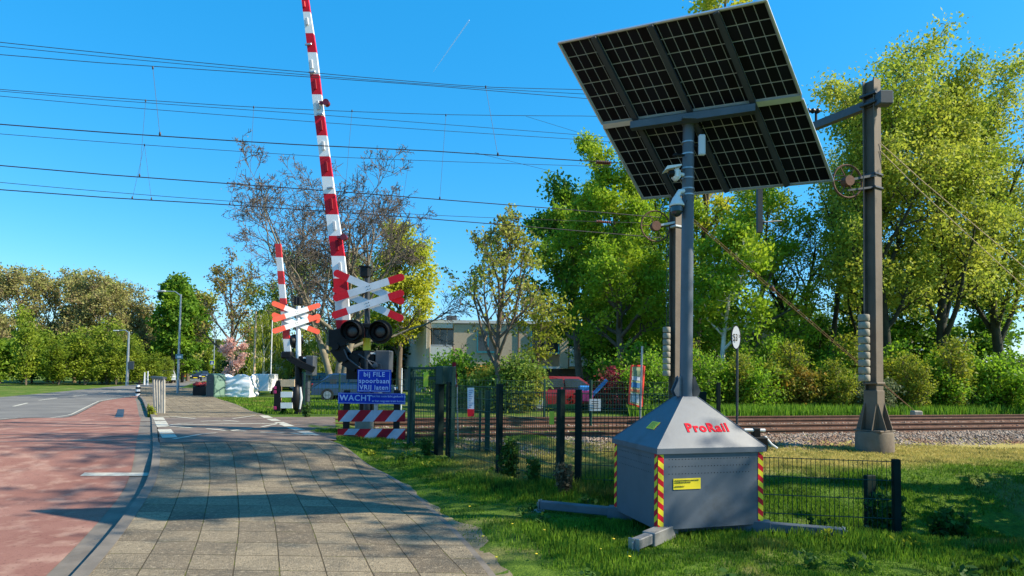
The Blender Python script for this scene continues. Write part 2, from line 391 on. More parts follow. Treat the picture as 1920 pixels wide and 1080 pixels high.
# crossing surface
mc_ = plain('crossing_asphalt', (.135, .098, .075), .92, 0, .25, 2.0, .4, obj=False, dirt=(.20, .165, .13))
tn = Vector((-.279, .960, 0)); sn = Vector((.960, .279, 0))
def ts(t, s, z=0.): p = tn*t + sn*s; return Vector((p.x, p.y, z))
def leftbound(t):
    # s of the left footpath edge at track offset t
    lo, hi = -30., 10.
    for i in range(40):
        m_ = (lo+hi)/2; p = ts(t, m_)
        if p.x < float(LE(p.y)) - .02: lo = m_
        else: hi = m_
    return lo
V = []; fs = []; tt = np.linspace(12.55, 19.2, 40); nn = 40
for t in tt:
    a = leftbound(t); b = .1 + .0*t
    for k in range(nn):
        p = ts(t, a + (b-a)*k/(nn-1)); V.append((p.x, p.y, ztf(p.x, p.y)+.036))
for i in range(len(tt)-1):
    for k in range(nn-1): q = i*nn+k; fs.append((q, q+1, q+nn+1, q+nn))
tag(MB().add(V, fs).build('crossing_deck', mc_, smooth=True), kind='structure')
mb = MB()
def zz(*pts, w_=.09):
    pts = [(x/5.053+280, y/5.053+740) for x, y in pts]
    for a, b in zip(pts, pts[1:]): line(mb, a, b, w_, .041)
for a, b in (((80, 228), (98, 255)), ((100, 262), (135, 322)), ((140, 345), (168, 385)), ((170, 392), (195, 425))): 
    zz(a, b, w_=.26)
for a, b in (((1080, 210), (1130, 233)), ((1150, 242), (1205, 262)), ((1225, 275), (1330, 315)), ((1345, 325), (1430, 353)), ((1450, 365), (1570, 405))): zz(a, b, w_=.24)
zz((95, 218), (230, 222), (440, 240)); zz((790, 240), (1000, 212)); zz((490, 268), (690, 255), (850, 268)); zz((165, 305), (300, 290), (410, 285))
zz((200, 305), (700, 292), (1220, 287), w_=.13); zz((165, 315), (280, 322), (400, 330)); zz((1065, 320), (1240, 285)); zz((540, 338), (730, 357)); zz((730, 360), (970, 335)); zz((720,356),(920,362))
zz((225, 440), (490, 392), (640, 378)); zz((1050, 372), (1420, 385)); zz((1240, 375), (1560, 405))
tag(mb.build('road_marking', mw_), 'worn white zigzag lines painted on the footpath where it crosses the tracks', 'road marking', kind='structure')
mb = MB(); a = GT(150, 892, -.07); b = GT(276, 892, -.07); drape(mb, (a, b, b+Vector((-.05, .17, 0)), a+Vector((-.05, .17, 0))), .004, 8, 1, zroad)
tag(mb.build('stop_line', mw_), kind='structure')
mb = MB()
for k in range(24):      # centre dashes of the road
    y = 10+k*5.; xm = float((min(LR(y), RR(y)-6.2)+RR(y))/2); x2 = float((min(LR(y+2.6), RR(y+2.6)-6.2)+RR(y+2.6))/2)
    a = Vector((xm, y, 0)); b = Vector((x2, y+2.6, 0)); n = Vector((.07, 0, 0)); drape(mb, (a-n, b-n, b+n, a+n), .010, 10, 1, zroad)
for k in range(40):
    y = 6+k*3.; a = Vector((float(RR(y))-.18, y, 0)); b = Vector((float(RR(y+3))-.18, y+3, 0)); n = Vector((.035, 0, 0)); drape(mb, (a-n, b-n, b+n, a+n), .010, 10, 1, zroad)
tag(mb.build('road_lines', mw_), kind='structure')
# ------------------------------------------------------------------ railway
TR = [14.17, 17.5]
def rail_profile(mb, t, s0, s1, z, n=30):
    prof = [(-.07, 0), (-.07, .015), (-.012, .03), (-.010, .10), (-.035, .112), (-.035, .145), (.035, .145), (.035, .112), (.010, .10), (.012, .03), (.07, .015), (.07, 0)]
    V = []; fs = []; k = len(prof)
    for i in range(n+1):
        s = s0+(s1-s0)*i/n
        for a, b in prof: p = ts(t+a, s); V.append((p.x, p.y, z+b))
    for i in range(n):
        for j in range(k-1): q = i*k+j; fs.append((q, q+1, q+k+1, q+k))
    mb.add(V, fs, 0)
M['railtop'] = plain('worn_rail_steel', (.20, .13, .10), .45, .6, .2, 3)
msl = plain('concrete_sleeper', (.24, .19, .155), .9, 0, .25, 3, .4, obj=False)
for ti, tc_ in enumerate(TR):
    t = thing('railway_track', (ts(tc_, 6).x, ts(tc_, 6).y, .13), ('near' if ti == 0 else 'far') + ' railway track with rusty rails on concrete sleepers, ' + ('next to the ballast shoulder' if ti == 0 else 'beside the far green fence'), 'railway track', 'railway tracks')
    for sgn in (-1, 1):
        m1 = MB(); rail_profile(m1, tc_+sgn*.7525, .05, 60, .155); m1.build('rail', M['rust'], t, world=True); m1 = MB(); rail_profile(m1, tc_+sgn*.7525, -90, -52, .155)
        m1.build('rail', M['rust'], t, world=True)
        m1 = MB(); sL = leftbound(tc_+sgn*.7525); rail_profile(m1, tc_+sgn*.7525, sL, .05, .145); m1.build('rail', M['railtop'], t, world=True); m1 = MB(); rail_profile(m1, tc_+sgn*.7525, -52, sL, .112); m1.build('rail', M['railtop'], t, world=True)
    m2 = MB()
    for k in range(96):
        s = .5+k*.62; p = ts(tc_, s, .115)
        m2.box(p, (.26, 2.5, .10), 0, math.atan2(.279, .960))
    m2.build('sleeper_bed', msl, t, world=True, kind='stuff')
# ballast: bed sheet and loose stones
ss_ = np.arange(.6, 61, .5); tb = np.array([10.75, 11.3, 12.1, 12.6, 13.4, 15, 16.6, 18.4, 19.0, 19.4, 19.9])
zb = np.array([-.05, .06, .165, .160, .15, .15, .15, .15, .17, .12, .02])
V = []; fs = []
for s in ss_:
    for t, z in zip(tb, zb): z = z if (t > 12.4 or s > 1.9+(12.3-t)*1.2) else -.12; p = ts(t + .05*math.sin(s*2.1), s); V.append((p.x, p.y, z+rg.normal(0, .01)))
k = len(tb)
for i in range(len(ss_)-1):
    for j in range(k-1): q = i*k+j; fs.append((q, q+1, q+k+1, q+k))
tag(MB().add(V, fs).build('ballast_bed', M['ballast']), kind='structure')
def stones(name, n, tr, sr, sz, seed, mat):
    r = np.random.default_rng(seed)
    t = r.uniform(*tr, n); s = sr[0] + (sr[1]-sr[0])*r.random(n)**1.5; ok_ = (s > 1.9 + (12.3-t)*1.2) | (t > 12.4); t = t[ok_]; s = s[ok_]; n = len(t)
    z = np.interp(t, tb, zb) + r.uniform(-.01, .03, n); x = -.279*t + .960*s; y = .960*t + .279*s
    base = np.array([(1,0,0), (-1,0,0), (0,1,0), (0,-1,0), (0,0,1), (0,0,-1)], float)
    V = base[None]*(r.uniform(.55, 1.25, (n, 6, 1))) + r.normal(0, .18, (n, 6, 3)); a = r.uniform(0, PI, n); b = r.uniform(0, PI, n)
    ca, sa, cb, sb_ = np.cos(a), np.sin(a), np.cos(b), np.sin(b)
    Rm = np.stack([np.stack([ca, -sa*cb, sa*sb_], 1), np.stack([sa, ca*cb, -ca*sb_], 1), np.stack([0*a, sb_, cb], 1)], 1)
    V = np.einsum('nij,nkj->nki', Rm, V) * r.uniform(*sz, (n, 1, 1)) + np.stack([x, y, z], 1)[:, None]
    fc = np.array([(0,2,4), (2,1,4), (1,3,4), (3,0,4), (2,0,5), (1,2,5), (3,1,5), (0,3,5)])
    Fc = (np.arange(n)[:, None, None]*6 + fc[None]).reshape(-1, 3)
    return np_mesh(name, V.reshape(-1, 3), Fc, mat)
mst, t_, b_, N_, L_ = new_mat('loose_ballast')
g_ = N_.new('ShaderNodeNewGeometry'); c = mix(N_, L_, (.09, .06, .045), (.36, .30, .25), g_.outputs['Random Per Island'])
c = mix(N_, L_, c, (.20, .10, .06), ramp(N_, L_, noise(N_, L_, .9, 4), .5, .7))
L_.new(c, b_.inputs['Base Color']); b_.inputs['Roughness'].default_value = .92; b_.inputs['Specular IOR Level'].default_value = .2
tag(stones('ballast', 46000, (10.85, 13.35), (.3, 22), (.022, .048), 3, mst), 'grey brown crushed stone ballast heaped along the near track', 'ballast', kind='stuff')
tag(stones('track_ballast', 16000, (13.3, 19.7), (.3, 26), (.02, .04), 4, mst), 'rusty stained ballast stones lying between the rails', 'ballast', kind='stuff')
#PART2
# ------------------------------------------------------------------ shared object helpers
def clip_rect(poly, W, H):
    def cl(P, inside, inter):
        out = []
        for i in range(len(P)):
            a, b = P[i-1], P[i]
            if inside(b):
                if not inside(a): out.append(inter(a, b))
                out.append(b)
            elif inside(a): out.append(inter(a, b))
        return out
    for ax, lim, sg in ((0, 0, 1), (0, W, -1), (1, 0, 1), (1, H, -1)):
        f = lambda p, ax=ax, lim=lim, sg=sg: (p[ax]-lim)*sg >= -1e-9
        def it(a, b, ax=ax, lim=lim): k = (lim-a[ax])/(b[ax]-a[ax]); return (a[0]+(b[0]-a[0])*k, a[1]+(b[1]-a[1])*k)
        poly = cl(poly, f, it)
        if len(poly) < 3: return []
    return poly
def striped(mb, o, ux, uy, W, H, period, slant, off, ma_=0, mb_=1, axis=1, ph=0.):
    """rectangle o + ux*[0,W] + uy*[0,H] cut into two-colour slanted bands, extruded by off"""
    o = Vector(o); ux = Vector(ux); uy = Vector(uy); off = Vector(off); L = H if axis == 1 else W
    k = -6
    while k*period/2 + ph < L + abs(slant)*2 + period:
        a = k*period/2 + ph; b = a + period/2
        if axis == 1: P = [(0, a), (W, a+slant), (W, b+slant), (0, b)]
        else: P = [(a, 0), (b, 0), (b+slant, H), (a+slant, H)]
        P = clip_rect(P, W, H)
        if len(P) >= 3: mb.add([o+ux*p[0]+uy*p[1]+off for p in P], [tuple(range(len(P)))], ma_ if k % 2 == 0 else mb_)
        k += 1
    return mb
def text(s, o, ux, uy, size, mat, parent, name='lettering', align='LEFT', offset=0., spacing=1., depth=.001, sx=1., **kw):
    cu = bpy.data.curves.new('t', 'FONT'); cu.body = s; cu.size = size; cu.align_x = align; cu.offset = offset
    cu.space_character = spacing; cu.extrude = depth; cu.resolution_u = 3
    ob = bpy.data.objects.new('t', cu); COL.objects.link(ob); bpy.context.view_layer.update()
    me = bpy.data.meshes.new_from_object(ob.evaluated_get(bpy.context.evaluated_depsgraph_get()))
    bpy.data.objects.remove(ob); me.name = name
    ux = Vector(ux).normalized(); uy = Vector(uy).normalized(); n = ux.cross(uy).normalized()
    base = root_of(parent).location if parent is not None else Vector()
    for v in me.vertices: c = v.co.copy(); v.co = Vector(o) + ux*c.x*sx + uy*c.y + n*c.z - base
    me.materials.clear(); me.materials.append(mat); r = bpy.data.objects.new(name, me); COL.objects.link(r)
    if parent is not None: r.parent = parent; KIDS.setdefault(parent.name, []).append(r.name)
    tag(r, **kw); return r
def wires_np(segs, r, n=3):
    """many thin straight rods at once -> MB-like arrays"""
    A = np.array([s[0] for s in segs], float); B = np.array([s[1] for s in segs], float)
    d = B-A; d /= np.linalg.norm(d, axis=1)[:, None]+1e-12
    ref = np.where(np.abs(d[:, 2:3]) > .9, [[1., 0, 0]], [[0, 0, 1.]]); x = np.cross(d, ref); x /= np.linalg.norm(x, axis=1)[:, None]; y = np.cross(d, x)
    rr = np.full((len(A), 2), r) if np.isscalar(r) else np.array(r)
    V = []
    for e, P in ((0, A), (1, B)):
        for k in range(n): a = 2*PI*k/n; V.append(P + (x*math.cos(a)+y*math.sin(a))*rr[:, e:e+1])
    V = np.stack(V, 1).reshape(-1, 3); f = np.array([(k, (k+1) % n, n+(k+1) % n, n+k) for k in range(n)])
    return V, (np.arange(len(A))[:, None, None]*2*n + f[None]).reshape(-1, 4)
def rods(name, segs, r, mat, parent, n=3):
    V, Fc = wires_np(segs, r, n)
    if parent is not None: V = V - np.array(root_of(parent).location)
    return np_mesh(name, V, Fc, mat, parent)
UP = Vector((0, 0, 1))
# ------------------------------------------------------------------ solar camera tower
e1 = Vector((.961, .275, 0)); e2 = Vector((-.275, .961, 0)); c0 = Vector((1.417, 5.95, 0)); BW, BD, ZB, ZT = 1.19, .95, .13, .875
ctr = c0 + e1*BW/2 + e2*BD/2
T = thing('solar_camera_tower', (ctr.x, ctr.y, 0), 'blue-grey steel box with pyramid lid carrying a mast, cameras and a large tilted solar panel', 'camera tower')
mb = MB(); mb.bbox(ctr+UP*(ZB+ZT)/2, (BW, BD, ZT-ZB), .006, 0, math.atan2(e1.y, e1.x))
for o_, ux, W_, nn_ in ((c0 + UP*ZB, e1, BW, -e2), (c0 + e2*BD + UP*ZB, -e2, BD, -e1)):
    for row in (.675, .605, .535):
        for i in range(int((W_-.22)/.036)):
            p = o_ + ux*(.12+i*.036) + UP*row; mb.add([p+nn_*.0015+(ux*math.cos(a)+UP*math.sin(a))*.0055 for a in np.linspace(0, 2*PI, 7)[:-1]], [tuple(range(6))], 1)
body = mb.build('body', [M['steel'], M['black']], T, world=True)
ap = Vector((ctr.x, ctr.y, 1.40)); mb = MB()
def rc(a, b, z, g=.022): return ctr + e1*a*(BW/2+g) + e2*b*(BD/2+g) + UP*z
lo = [rc(a, b, .862) for a, b in ((-1,-1), (1,-1), (1,1), (-1,1))]; mid = [p+UP*.052 for p in lo]
tp = [ap + e1*a*.085 + e2*b*.085 for a, b in ((-1,-1), (1,-1), (1,1), (-1,1))]
mb.add(lo+mid+tp, [(3,2,1,0)]+[(i, (i+1) % 4, 4+(i+1) % 4, 4+i) for i in range(4)]+[(4+i, 4+(i+1) % 4, 8+(i+1) % 4, 8+i) for i in range(4)]+[(8,9,10,11)])
for i in range(4): mb.cyl(mid[i], tp[i], .006, .006, 6)
roof = mb.build('lid', M['steel'], T, world=True)
# vents, hazard strips, notices
fr_o = c0 + UP*ZB; sd_o = c0 + e2*BD + UP*ZB
for nm, o_, ux, W_, nn_ in (('front', fr_o, e1, BW, -e2), ('side', sd_o, -e2, BD, -e1)):
    for x0 in (.0, W_-.062):
        mb = MB(); striped(mb, o_+ux*x0+UP*.005, ux, UP, .060, .72, .112, -.045 if nm == 'front' else .045, nn_*.004, 0, 1)
        mb.build('hazard_strip', [M['red'], M['yellow']], body, world=True)
p = fr_o + e1*.165 + UP*.385 - e2*.003; mb = MB(); mb.prism([p, p+e1*.30, p+e1*.30+UP*.105, p+UP*.105], -e2*.003); nb_ = mb.build('notice_plate', M['yellow'], body, world=True)
for k, s_ in enumerate(('de gegevensverwerking door camera beelden', 'is mogelijk groter dan de 25m', '', 'toestemming 2.6.1')):
    if s_: text(s_, p+e1*.012+UP*(.083-k*.019)-e2*.0065, e1, UP, .0145, M['ink'], nb_, offset=.0003)
# roof sign
u1 = e1; v1 = ((tp[0]+tp[1])/2 - (mid[0]+mid[1])/2).normalized(); n1_ = u1.cross(v1)
pr = (mid[0]+mid[1])/2 + v1*.19 + n1_*.004 - u1*.215
text('ProRail', pr, u1, v1, .145, plain('lettering_red', (.55, .008, .025), .7, spec=.1), roof, offset=.0055, spacing=1.15)
for x_, h_ in ((.0, .0), (.30-.085, .0)):
    mb = MB()
uu = -e2; vv = ((tp[0]+tp[3])/2 - (mid[0]+mid[3])/2).normalized(); nv_ = uu.cross(vv)
q = (mid[0]+mid[3])/2 + vv*.22 + nv_*.004 - uu*.02; mb = MB(); mb.prism([q, q+uu*.16, q+uu*.16+vv*.105, q+vv*.105], nv_*.003)
s_ = mb.build('notice_plate', M['yellow'], roof, world=True)
mb = MB()
for k in range(5): a = q+uu*.02+vv*(.02+k*.016)+nv_*.0045; mb.add([a, a+uu*(.1-.02*(k % 2)), a+uu*(.1-.02*(k % 2))+vv*.004, a+vv*.004], [(0,1,2,3)])
mb.build('print', M['ink'], s_, world=True)
# outriggers
M['lgreysteel'] = plain('worn_grey_steel', (.20, .20, .20), .5, .2, .25, 7, .1)
def outrigger(p, d, L, side):
    d = Vector(d).normalized(); p = Vector(p) + UP*.045; e = p + d*L; x = d.cross(UP)
    mb = MB(); R = Matrix((x, d, UP)).transposed()
    mb.bbox((p+e)/2 + UP*.065, (.088, L, .092), .008, R=R); mb.bbox(p - d*.18+UP*.06, (.13, .5, .125), .006, R=R); o = mb.build('outrigger', M['lgreysteel'] if side == 0 else M['steel'], T, world=True)
    mb = MB(); mb.bbox(e+d*.008+UP*.065, (.11, .010, .11), .003, R=R, m=0); mb.box(e+d*.02+UP*.055, (.022, .012, .13), R=R); mb.cyl(e+d*.035-UP*.04, e+d*.035+UP*.09, .010, .010, 8)
    mb.build('jack', M['galv'], o, world=True)
    mb = MB(); mb.bbox(e+d*.03-UP*.012, (.13, .12, .012), .003, R=R); mb.build('foot_plate', M['galv'], o, world=True)
outrigger((1.33, 5.80, .0), (-.50, -.60, 0), .34, 0)
outrigger((2.56, 6.28, .0), (.92, -.30, 0), .72, 1)
outrigger((1.156, 6.86, .0), (-.92, .36, 0), .86, 1)
outrigger((2.35, 7.2, .0), (.60, .75, 0), .4, 1)
mb = MB()
pb = ctr + e1*BW*.28 - e2*BD*.46
mb.tube([pb+UP*.13, pb+UP*.02, pb+e1*.07+UP*.02, pb+e1*.07+UP*.13], .006, 6); mb.box(ctr+UP*.10, (.9, .7, .06), 0, math.atan2(e1.y, e1.x)); mb.build('under_frame', M['steel'], T, world=True)
# mast
pt = Vector((ctr.x+.022, ctr.y, 4.40)); pbm = Vector((ctr.x, ctr.y, 1.36)); mb = MB(); mb.cyl(pbm, pt, .067, .061, 28); mast = mb.build('mast', M['steel'], T, smooth=True, world=True)
for dx, mt in ((-.075, 'steel'), (.075, 'dgrey')):
    mb = MB(); o_ = ap + e1*dx; sg = 1 if dx > 0 else -1
    P = [(0, -.0), (.055*sg, 0), (.085*sg, .06), (.03*sg, .17), (.03*sg, .20), (.0, .22)]
    for yo in (-.03, .03): mb.prism([o_ + e1*a + UP*b + e2*yo for a, b in P], e2*.008)
    mb.box(o_+UP*.10+e1*.0, (.012, .06, .18), 0, math.atan2(e1.y, e1.x)); mb.build('mast_bracket', M[mt], T, world=True)
# panel
C0, C1, C2, C3 = [Vector(v) for v in ((.449, 6.431, 5.149), (2.334, 5.627, 5.140), (3.441, 6.569, 3.751), (1.556, 7.373, 3.759))]
pa = C1-C0; pb_ = C3-C0; pn = Vector((-.289, -.670, -.684)).normalized()
def Q(u, v, h=0.): return C0 + pa*u + pb_*v + pn*h
mcell, t_, b_, N_, L_ = new_mat('solar_cells'); b_.inputs['Base Color'].default_value = (.006, .007, .013, 1); b_.inputs['Roughness'].default_value = .35; b_.inputs['Specular IOR Level'].default_value = .12
g_ = N_.new('ShaderNodeNewGeometry'); L_.new(mix(N_, L_, (.002, .002, .004), (.007, .008, .013), g_.outputs['Random Per Island']), b_.inputs['Base Color'])
mgap = plain('panel_backsheet', (.38, .39, .40), .6, 0, .05, 5)
for v0, v1_ in ((0, .488), (.512, 1)):
    mb = MB(); mb.prism([Q(0, v0, -.016), Q(1, v0, -.016), Q(1, v1_, -.016), Q(0, v1_, -.016)], pn*.018); mod = mb.build('solar_module', mgap, T, world=True)
    mb = MB(); nu_, nv2 = 20, 6; m_u = .010; m_v = .008
    for i in range(nu_):
        for j in range(nv2):
            a0 = m_u+(1-2*m_u)*i/nu_ + .0017; a1 = m_u+(1-2*m_u)*(i+1)/nu_ - .0017; hh = (v1_-v0-2*m_v)
            b0 = v0+m_v+hh*j/nv2 + .0022; b1 = v0+m_v+hh*(j+1)/nv2 - .0022
            mb.add([Q(a0, b0, .0045), Q(a1, b0, .0045), Q(a1, b1, .0045), Q(a0, b1, .0045)], [(0, 1, 2, 3)])
    mb.build('cells', mcell, mod, world=True)
    mb = MB(); t2 = .008
    for (ua, va, ub, vb) in ((0, v0, 1, v0), (0, v1_, 1, v1_), (0, v0, 0, v1_), (1, v0, 1, v1_)):
        mb.bar(Q(ua, va, .0), Q(ub, vb, .0), .014, .05, up=pn)
    mb.build('frame', M['alu'], mod, world=True)
for u in (.19, .475, .78):
    mb = MB(); mb.bar(Q(u, .004, .040), Q(u, .996, .040), .055, .055, up=pn); mb.build('panel_rail', M['dgrey'], T, world=True)
mb = MB(); mb.bar(Q(.002, .5, .025), Q(.998, .5, .025), .055, .03, up=pn); mb.build('mounting_rail', M['alu'], T, world=True)
mb = MB(); mb.bar(Q(.16, .508, .105), Q(.785, .508, .105), .095, .075, up=UP); mb.box(Q(.465, .52, .115), (.20, .16, .02)); mb.build('crossbeam', M['steel'], T, world=True)
# clamps, cameras, antenna
sc = 6.57/F
def mz(py): return at(1293, py, 6.57).z
mb = MB()
for py in (268, 290, 317, 335, 355, 366): mb.cyl((ctr.x+.016, ctr.y, mz(py)-.008), (ctr.x+.016, ctr.y, mz(py)+.008), .0685, .0685, 24)
mb.build('hose_clamps', M['galv'], mast, world=True)
ac = at(1316, 272, 6.50); mb = MB(); mb.bbox(ac, (.072, .05, .225), .012); mb.build('antenna', M['signwhite'], T, world=True)
mb = MB(); mb.tube([ac+Vector((0, 0, .11)), ac+Vector((.01, .02, .25)), Q(.55, .56, .06)], .004, 6); mb.cyl(ac, (ctr.x, ctr.y, ac.z), .012, .012, 8); mb.build('antenna_cable', M['black'], T, world=True)
mb = MB(); cp = at(1266, 326, 6.52)
mb.bbox(cp+Vector((.01, 0, -.01)), (.085, .12, .13), .03); mb.prism([cp+Vector(v) for v in ((-.13, -.07, .015), (-.10, -.07, .065), (.05, -.07, .085), (.05, -.07, .07), (-.10, -.07, .03))], (0, .14, 0)); mb.cyl(cp+Vector((.03, 0, 0)), (ctr.x, ctr.y, cp.z), .022, .022, 10)
cm = mb.build('bullet_camera', M['white'], T, smooth=True, world=True)
mb = MB(); mb.cyl(cp+Vector((-.075, -.02, -.005)), cp+Vector((-.02, -.02, -.005)), .035, .04, 14); mb.build('lens', M['black'], cm, world=True)
dp = at(1269, 385, 6.52); mb = MB()
mb.tube([dp+UP*v for v in (-.012, .0, .03, .07, .10)], [.080, .084, .066, .05, .03], 20); mb.tube([dp+UP*.09, dp+Vector((.03, 0, .15)), Vector((ctr.x, ctr.y, dp.z+.17))], [.03, .026, .03], 10)
cm = mb.build('dome_camera', M['white'], T, smooth=True, world=True)
mb = MB(); mb.ell(dp-UP*.05, (.062, .062, .075), 18, 10); mb.tube([dp-UP*.01, dp-UP*.07], .064, 18); mb.build('dome', M['glass'], cm, smooth=True, world=True)
mb = MB(); mb.tube([dp+Vector((.06, -.02, .12)), dp+Vector((.045, -.03, .05)), dp+Vector((.07, -.04, -.02)), dp+Vector((.10, -.03, .05))], .004, 6); lp = at(1266, 291, 6.5); mb.cyl(lp, lp+Vector((.10, 0, -.0)), .014, .014, 8); mb.ell(lp, (.028, .028, .02)); mb.build('wiring', M['black'], T, world=True)
# ------------------------------------------------------------------ signal equipment
def bar_sign(mb, p, q, wd, th, redlen, nrm, ms_, mr_):
    """one arm of the crossbuck: p, q end points, white middle and red tips"""
    p = Vector(p); q = Vector(q); d = (q-p).normalized(); L = (q-p).length; n = Vector(nrm).normalized(); v = n.cross(d).normalized()*wd/2; c = wd*.28; cu = v.normalized()*(wd/2-c)
    tipl = [p+d*c+v, p+cu, p-cu, p+d*c-v, p+d*redlen-v, p+d*redlen+v]
    mb.prism(tipl, -n*th, mr_); mb.prism([p+d*redlen+v, p+d*redlen-v, q-d*redlen-v, q-d*redlen+v], -n*th, ms_)
    mb.prism([q-d*redlen+v, q-d*redlen-v, q-d*c-v, q-cu, q+cu, q-d*c+v], -n*th, mr_)
    for k in (-1, 1):
        for j in (-1, 1): c_ = (p+q)/2 + d*k*.03 + v*.4*j; mb.cyl(c_, c_+n*.006, .010, .010, 8, 2)
def lamp_unit(parent, c, r, d=Vector((0, -1, 0)), back=True):
    mb = MB(); x = d.cross(UP).normalized()
    if back: mb.tube([c-d*.0, c-d*.03], r, 28)
    mb.tube([c-d*.05, c-d*.16, c-d*.26], [r*.75, r*.72, r*.4], 20)
    o = mb.build('flashing_light', M['black'], parent, smooth=True, world=True)
    # hood: open tube, longer at the top
    V = []; n = 24
    for k in range(n):
        a = 2*PI*k/n; e = x*math.cos(a) + UP*math.sin(a); ln = .16+.11*(math.sin(a)*.5+.5)
        V += [c+e*r*.80, c+e*r*.80+d*ln, c+e*r*.77+d*ln, c+e*r*.77]
    fs = []
    for k in range(n):
        a = 4*k; b = 4*((k+1) % n)
        for j in range(3): fs.append((a+j, a+j+1, b+j+1, b+j))
    MB().add(V, fs).build('hood', M['black'], o, smooth=True, world=True)
    mb = MB(); mb.ell(c+d*.01, (r*.55, .04, r*.55), 20, 8); mb.build('lens', mlens, o, smooth=True, world=True)
mlens = plain('dark_red_lens', (.010, .002, .003), .4, 0, .2, 4, spec=.8)
def path_pts(pts, Y): return [at(a, b, Y) for a, b in pts]
# near signal post: crossbuck and lights
D1 = 14.0; k1 = D1/F; g = at(688, 812, D1); zb1 = ztf(g.x, g.y)
PS = thing('crossing_signal', (g.x, g.y, zb1), 'red and white double crossbuck above two black hooded lights behind the blue signs', 'railway signal')
mb = MB(); mb.cyl((g.x, g.y, zb1-.1), at(689, 503, D1), .075, .06, 18); mb.build('post', M['dgrey'], PS, smooth=True, world=True)
a = at(688, 634, D1); b = at(688, 657, D1); mb = MB(); mb.cyl(b, a, .085, .085, 18); mb.build('post_sleeve', M['yellow'], PS, smooth=True, world=True)
mb = MB(); a = at(685, 510, D1-.02); mb.bbox(a, (.20, .24, .26), .02); mb.bbox(a+UP*.11+Vector((0, 0, 0)), (.24, .28, .04), .01); mb.build('bell', M['black'], PS, world=True)
for i, (p, q, dd) in enumerate((((626, 510), (757, 567), .03), ((624.5, 560), (757.5, 518), -.04), ((624.5, 540), (756, 599), .03), ((622.5, 592.5), (757, 548), -.04))):
    mb = MB(); Y = D1-.16+dd; P_ = at(*p, Y); Q_ = at(*q, Y)
    bar_sign(mb, P_, Q_, .165, .012, .36, (0, -1, 0), 0, 1); mb.build('cross_arm', [M['signwhite'], M['red'], M['ink']], PS, world=True)
for px_, py_ in ((660.5, 621.5), (713, 622)): lamp_unit(PS, at(px_, py_, D1-.25), .27)
mb = MB(); a = at(686.5, 611, D1-.12); mb.bbox(a, (.95, .05, .12), .03); mb.bbox(at(648, 625, D1+.05), (.16, .16, .34), .04); mb.build('light_bracket', M['black'], PS, world=True)
# boom barriers
def boom(parent, pts, widths, bands, Y, mats, th, steps=True, leftshade=True):
    """pts: (px,py) from bottom to top, bands: list of (y0,y1,matindex) in pixels"""
    ys = [p[1] for p in pts][::-1]; xs = [p[0] for p in pts][::-1]; ws = widths[::-1]
    f = lambda y: (float(np.interp(y, ys, xs)), float(np.interp(y, ys, ws)))
    if len(ys) > 1:
        sl = (xs[0]-xs[1])/(ys[0]-ys[1])
    mb = MB()
    for y0, y1, mi in bands:
        (xa, wa), (xb, wb) = f(y0), f(y1)
        if y0 < ys[0]: xa = xs[0] + (y0-ys[0])*sl
        P = [at(xa-wa/2, y0, Y), at(xb-wb/2, y1, Y), at(xb+wb/2, y1, Y), at(xa+wa/2, y0, Y)]
        mb.prism(P, (0, th, 0), mi)
    return mb.build('boom', mats, parent, world=True)
BP = thing('barrier', (at(700, 740, D1+.3).x, D1+.3, zb1), 'tall raised red and white barrier boom on a black drive cabinet behind the blue signs', 'level crossing barrier')
bx = [(645, 640), (636, 500), (622, 402), (609, 300), (596, 200), (584, 90), (571.5, 0), (562, -70)]
bwid = [26, 25, 22.5, 19, 18, 16, 12.5, 11]
bnd = []; edges = [(-70, 'r'), (-55, 'w'), (-14, 'r'), (22, 'w'), (62, 'r'), (98, 'w'), (139, 'r'), (177, 'w'), (217, 'r'), (254, 'w'), (293, 'r'), (331, 'w'), (363, 'r'), (402, 'w'), (442, 'r'), (480, 'w'), (522, 'r'), (556, 'w'), (600, 'r'), (640, 'e')]
for (ya, c_), (yb2, _) in zip(edges, edges[1:]): bnd.append((ya, yb2, 0 if c_ == 'w' else 1))
M['boomwhite'] = plain('glossy_white_boom', (.80, .81, .82), .35, 0, .04, 3)
bo = boom(BP, bx, bwid, bnd, D1+.15, [M['boomwhite'], M['red']], .10)
for (x, y, hh, mt) in [(569.5, 8, 12, 'red'), (575.5, 40, 15, 'lgrey'), (583.5, 120, 18, 'lgrey'), (590.5, 158, 20, 'dred'), (596, 197, 18, 'lgrey'), (601.5, 235, 20, 'dred'), (606, 273, 18, 'lgrey'), (611.5, 312, 20, 'dred'), (621, 382, 22, 'dred'), (627, 423, 18, 'lgrey'), (632, 460, 20, 'dred'), (637.5, 500, 18, 'lgrey')]:
    mb = MB(); p = at(x, y, D1+.13); mb.bbox(p, (.07, .03, hh*k1), .01, R=Matrix.Rotation(rad(-7), 3, 'Y')); mb.build('reflector', M[mt], bo, world=True)
for (x, y) in ((612, 193), (645, 445)):
    mb = MB(); p = at(x, y, D1+.1); mb.cyl(p+Vector((0, -.06, 0)), p+Vector((0, .06, 0)), .075, .075, 16); mb.box(p+Vector((-.09, 0, 0)), (.14, .06, .06)); mb.build('boom_lamp', plain('boom_lamp_red', (.16, .008, .02), .35), bo, world=True)
mb = MB()   # joints and bolts on the boom
for (x, y) in ((578, 83), (619, 352), (585, 135), (600, 214)): p = at(x, y, D1+.13); mb.bbox(p, (.16, .03, .05), .01, R=Matrix.Rotation(rad(-7), 3, 'Y'))
mb.build('boom_joint', M['galv'], bo, world=True)
mb = MB(); seq = path_pts([(632, 618), (632, 650), (648, 672), (672, 685), (702, 692)], D1+.05)
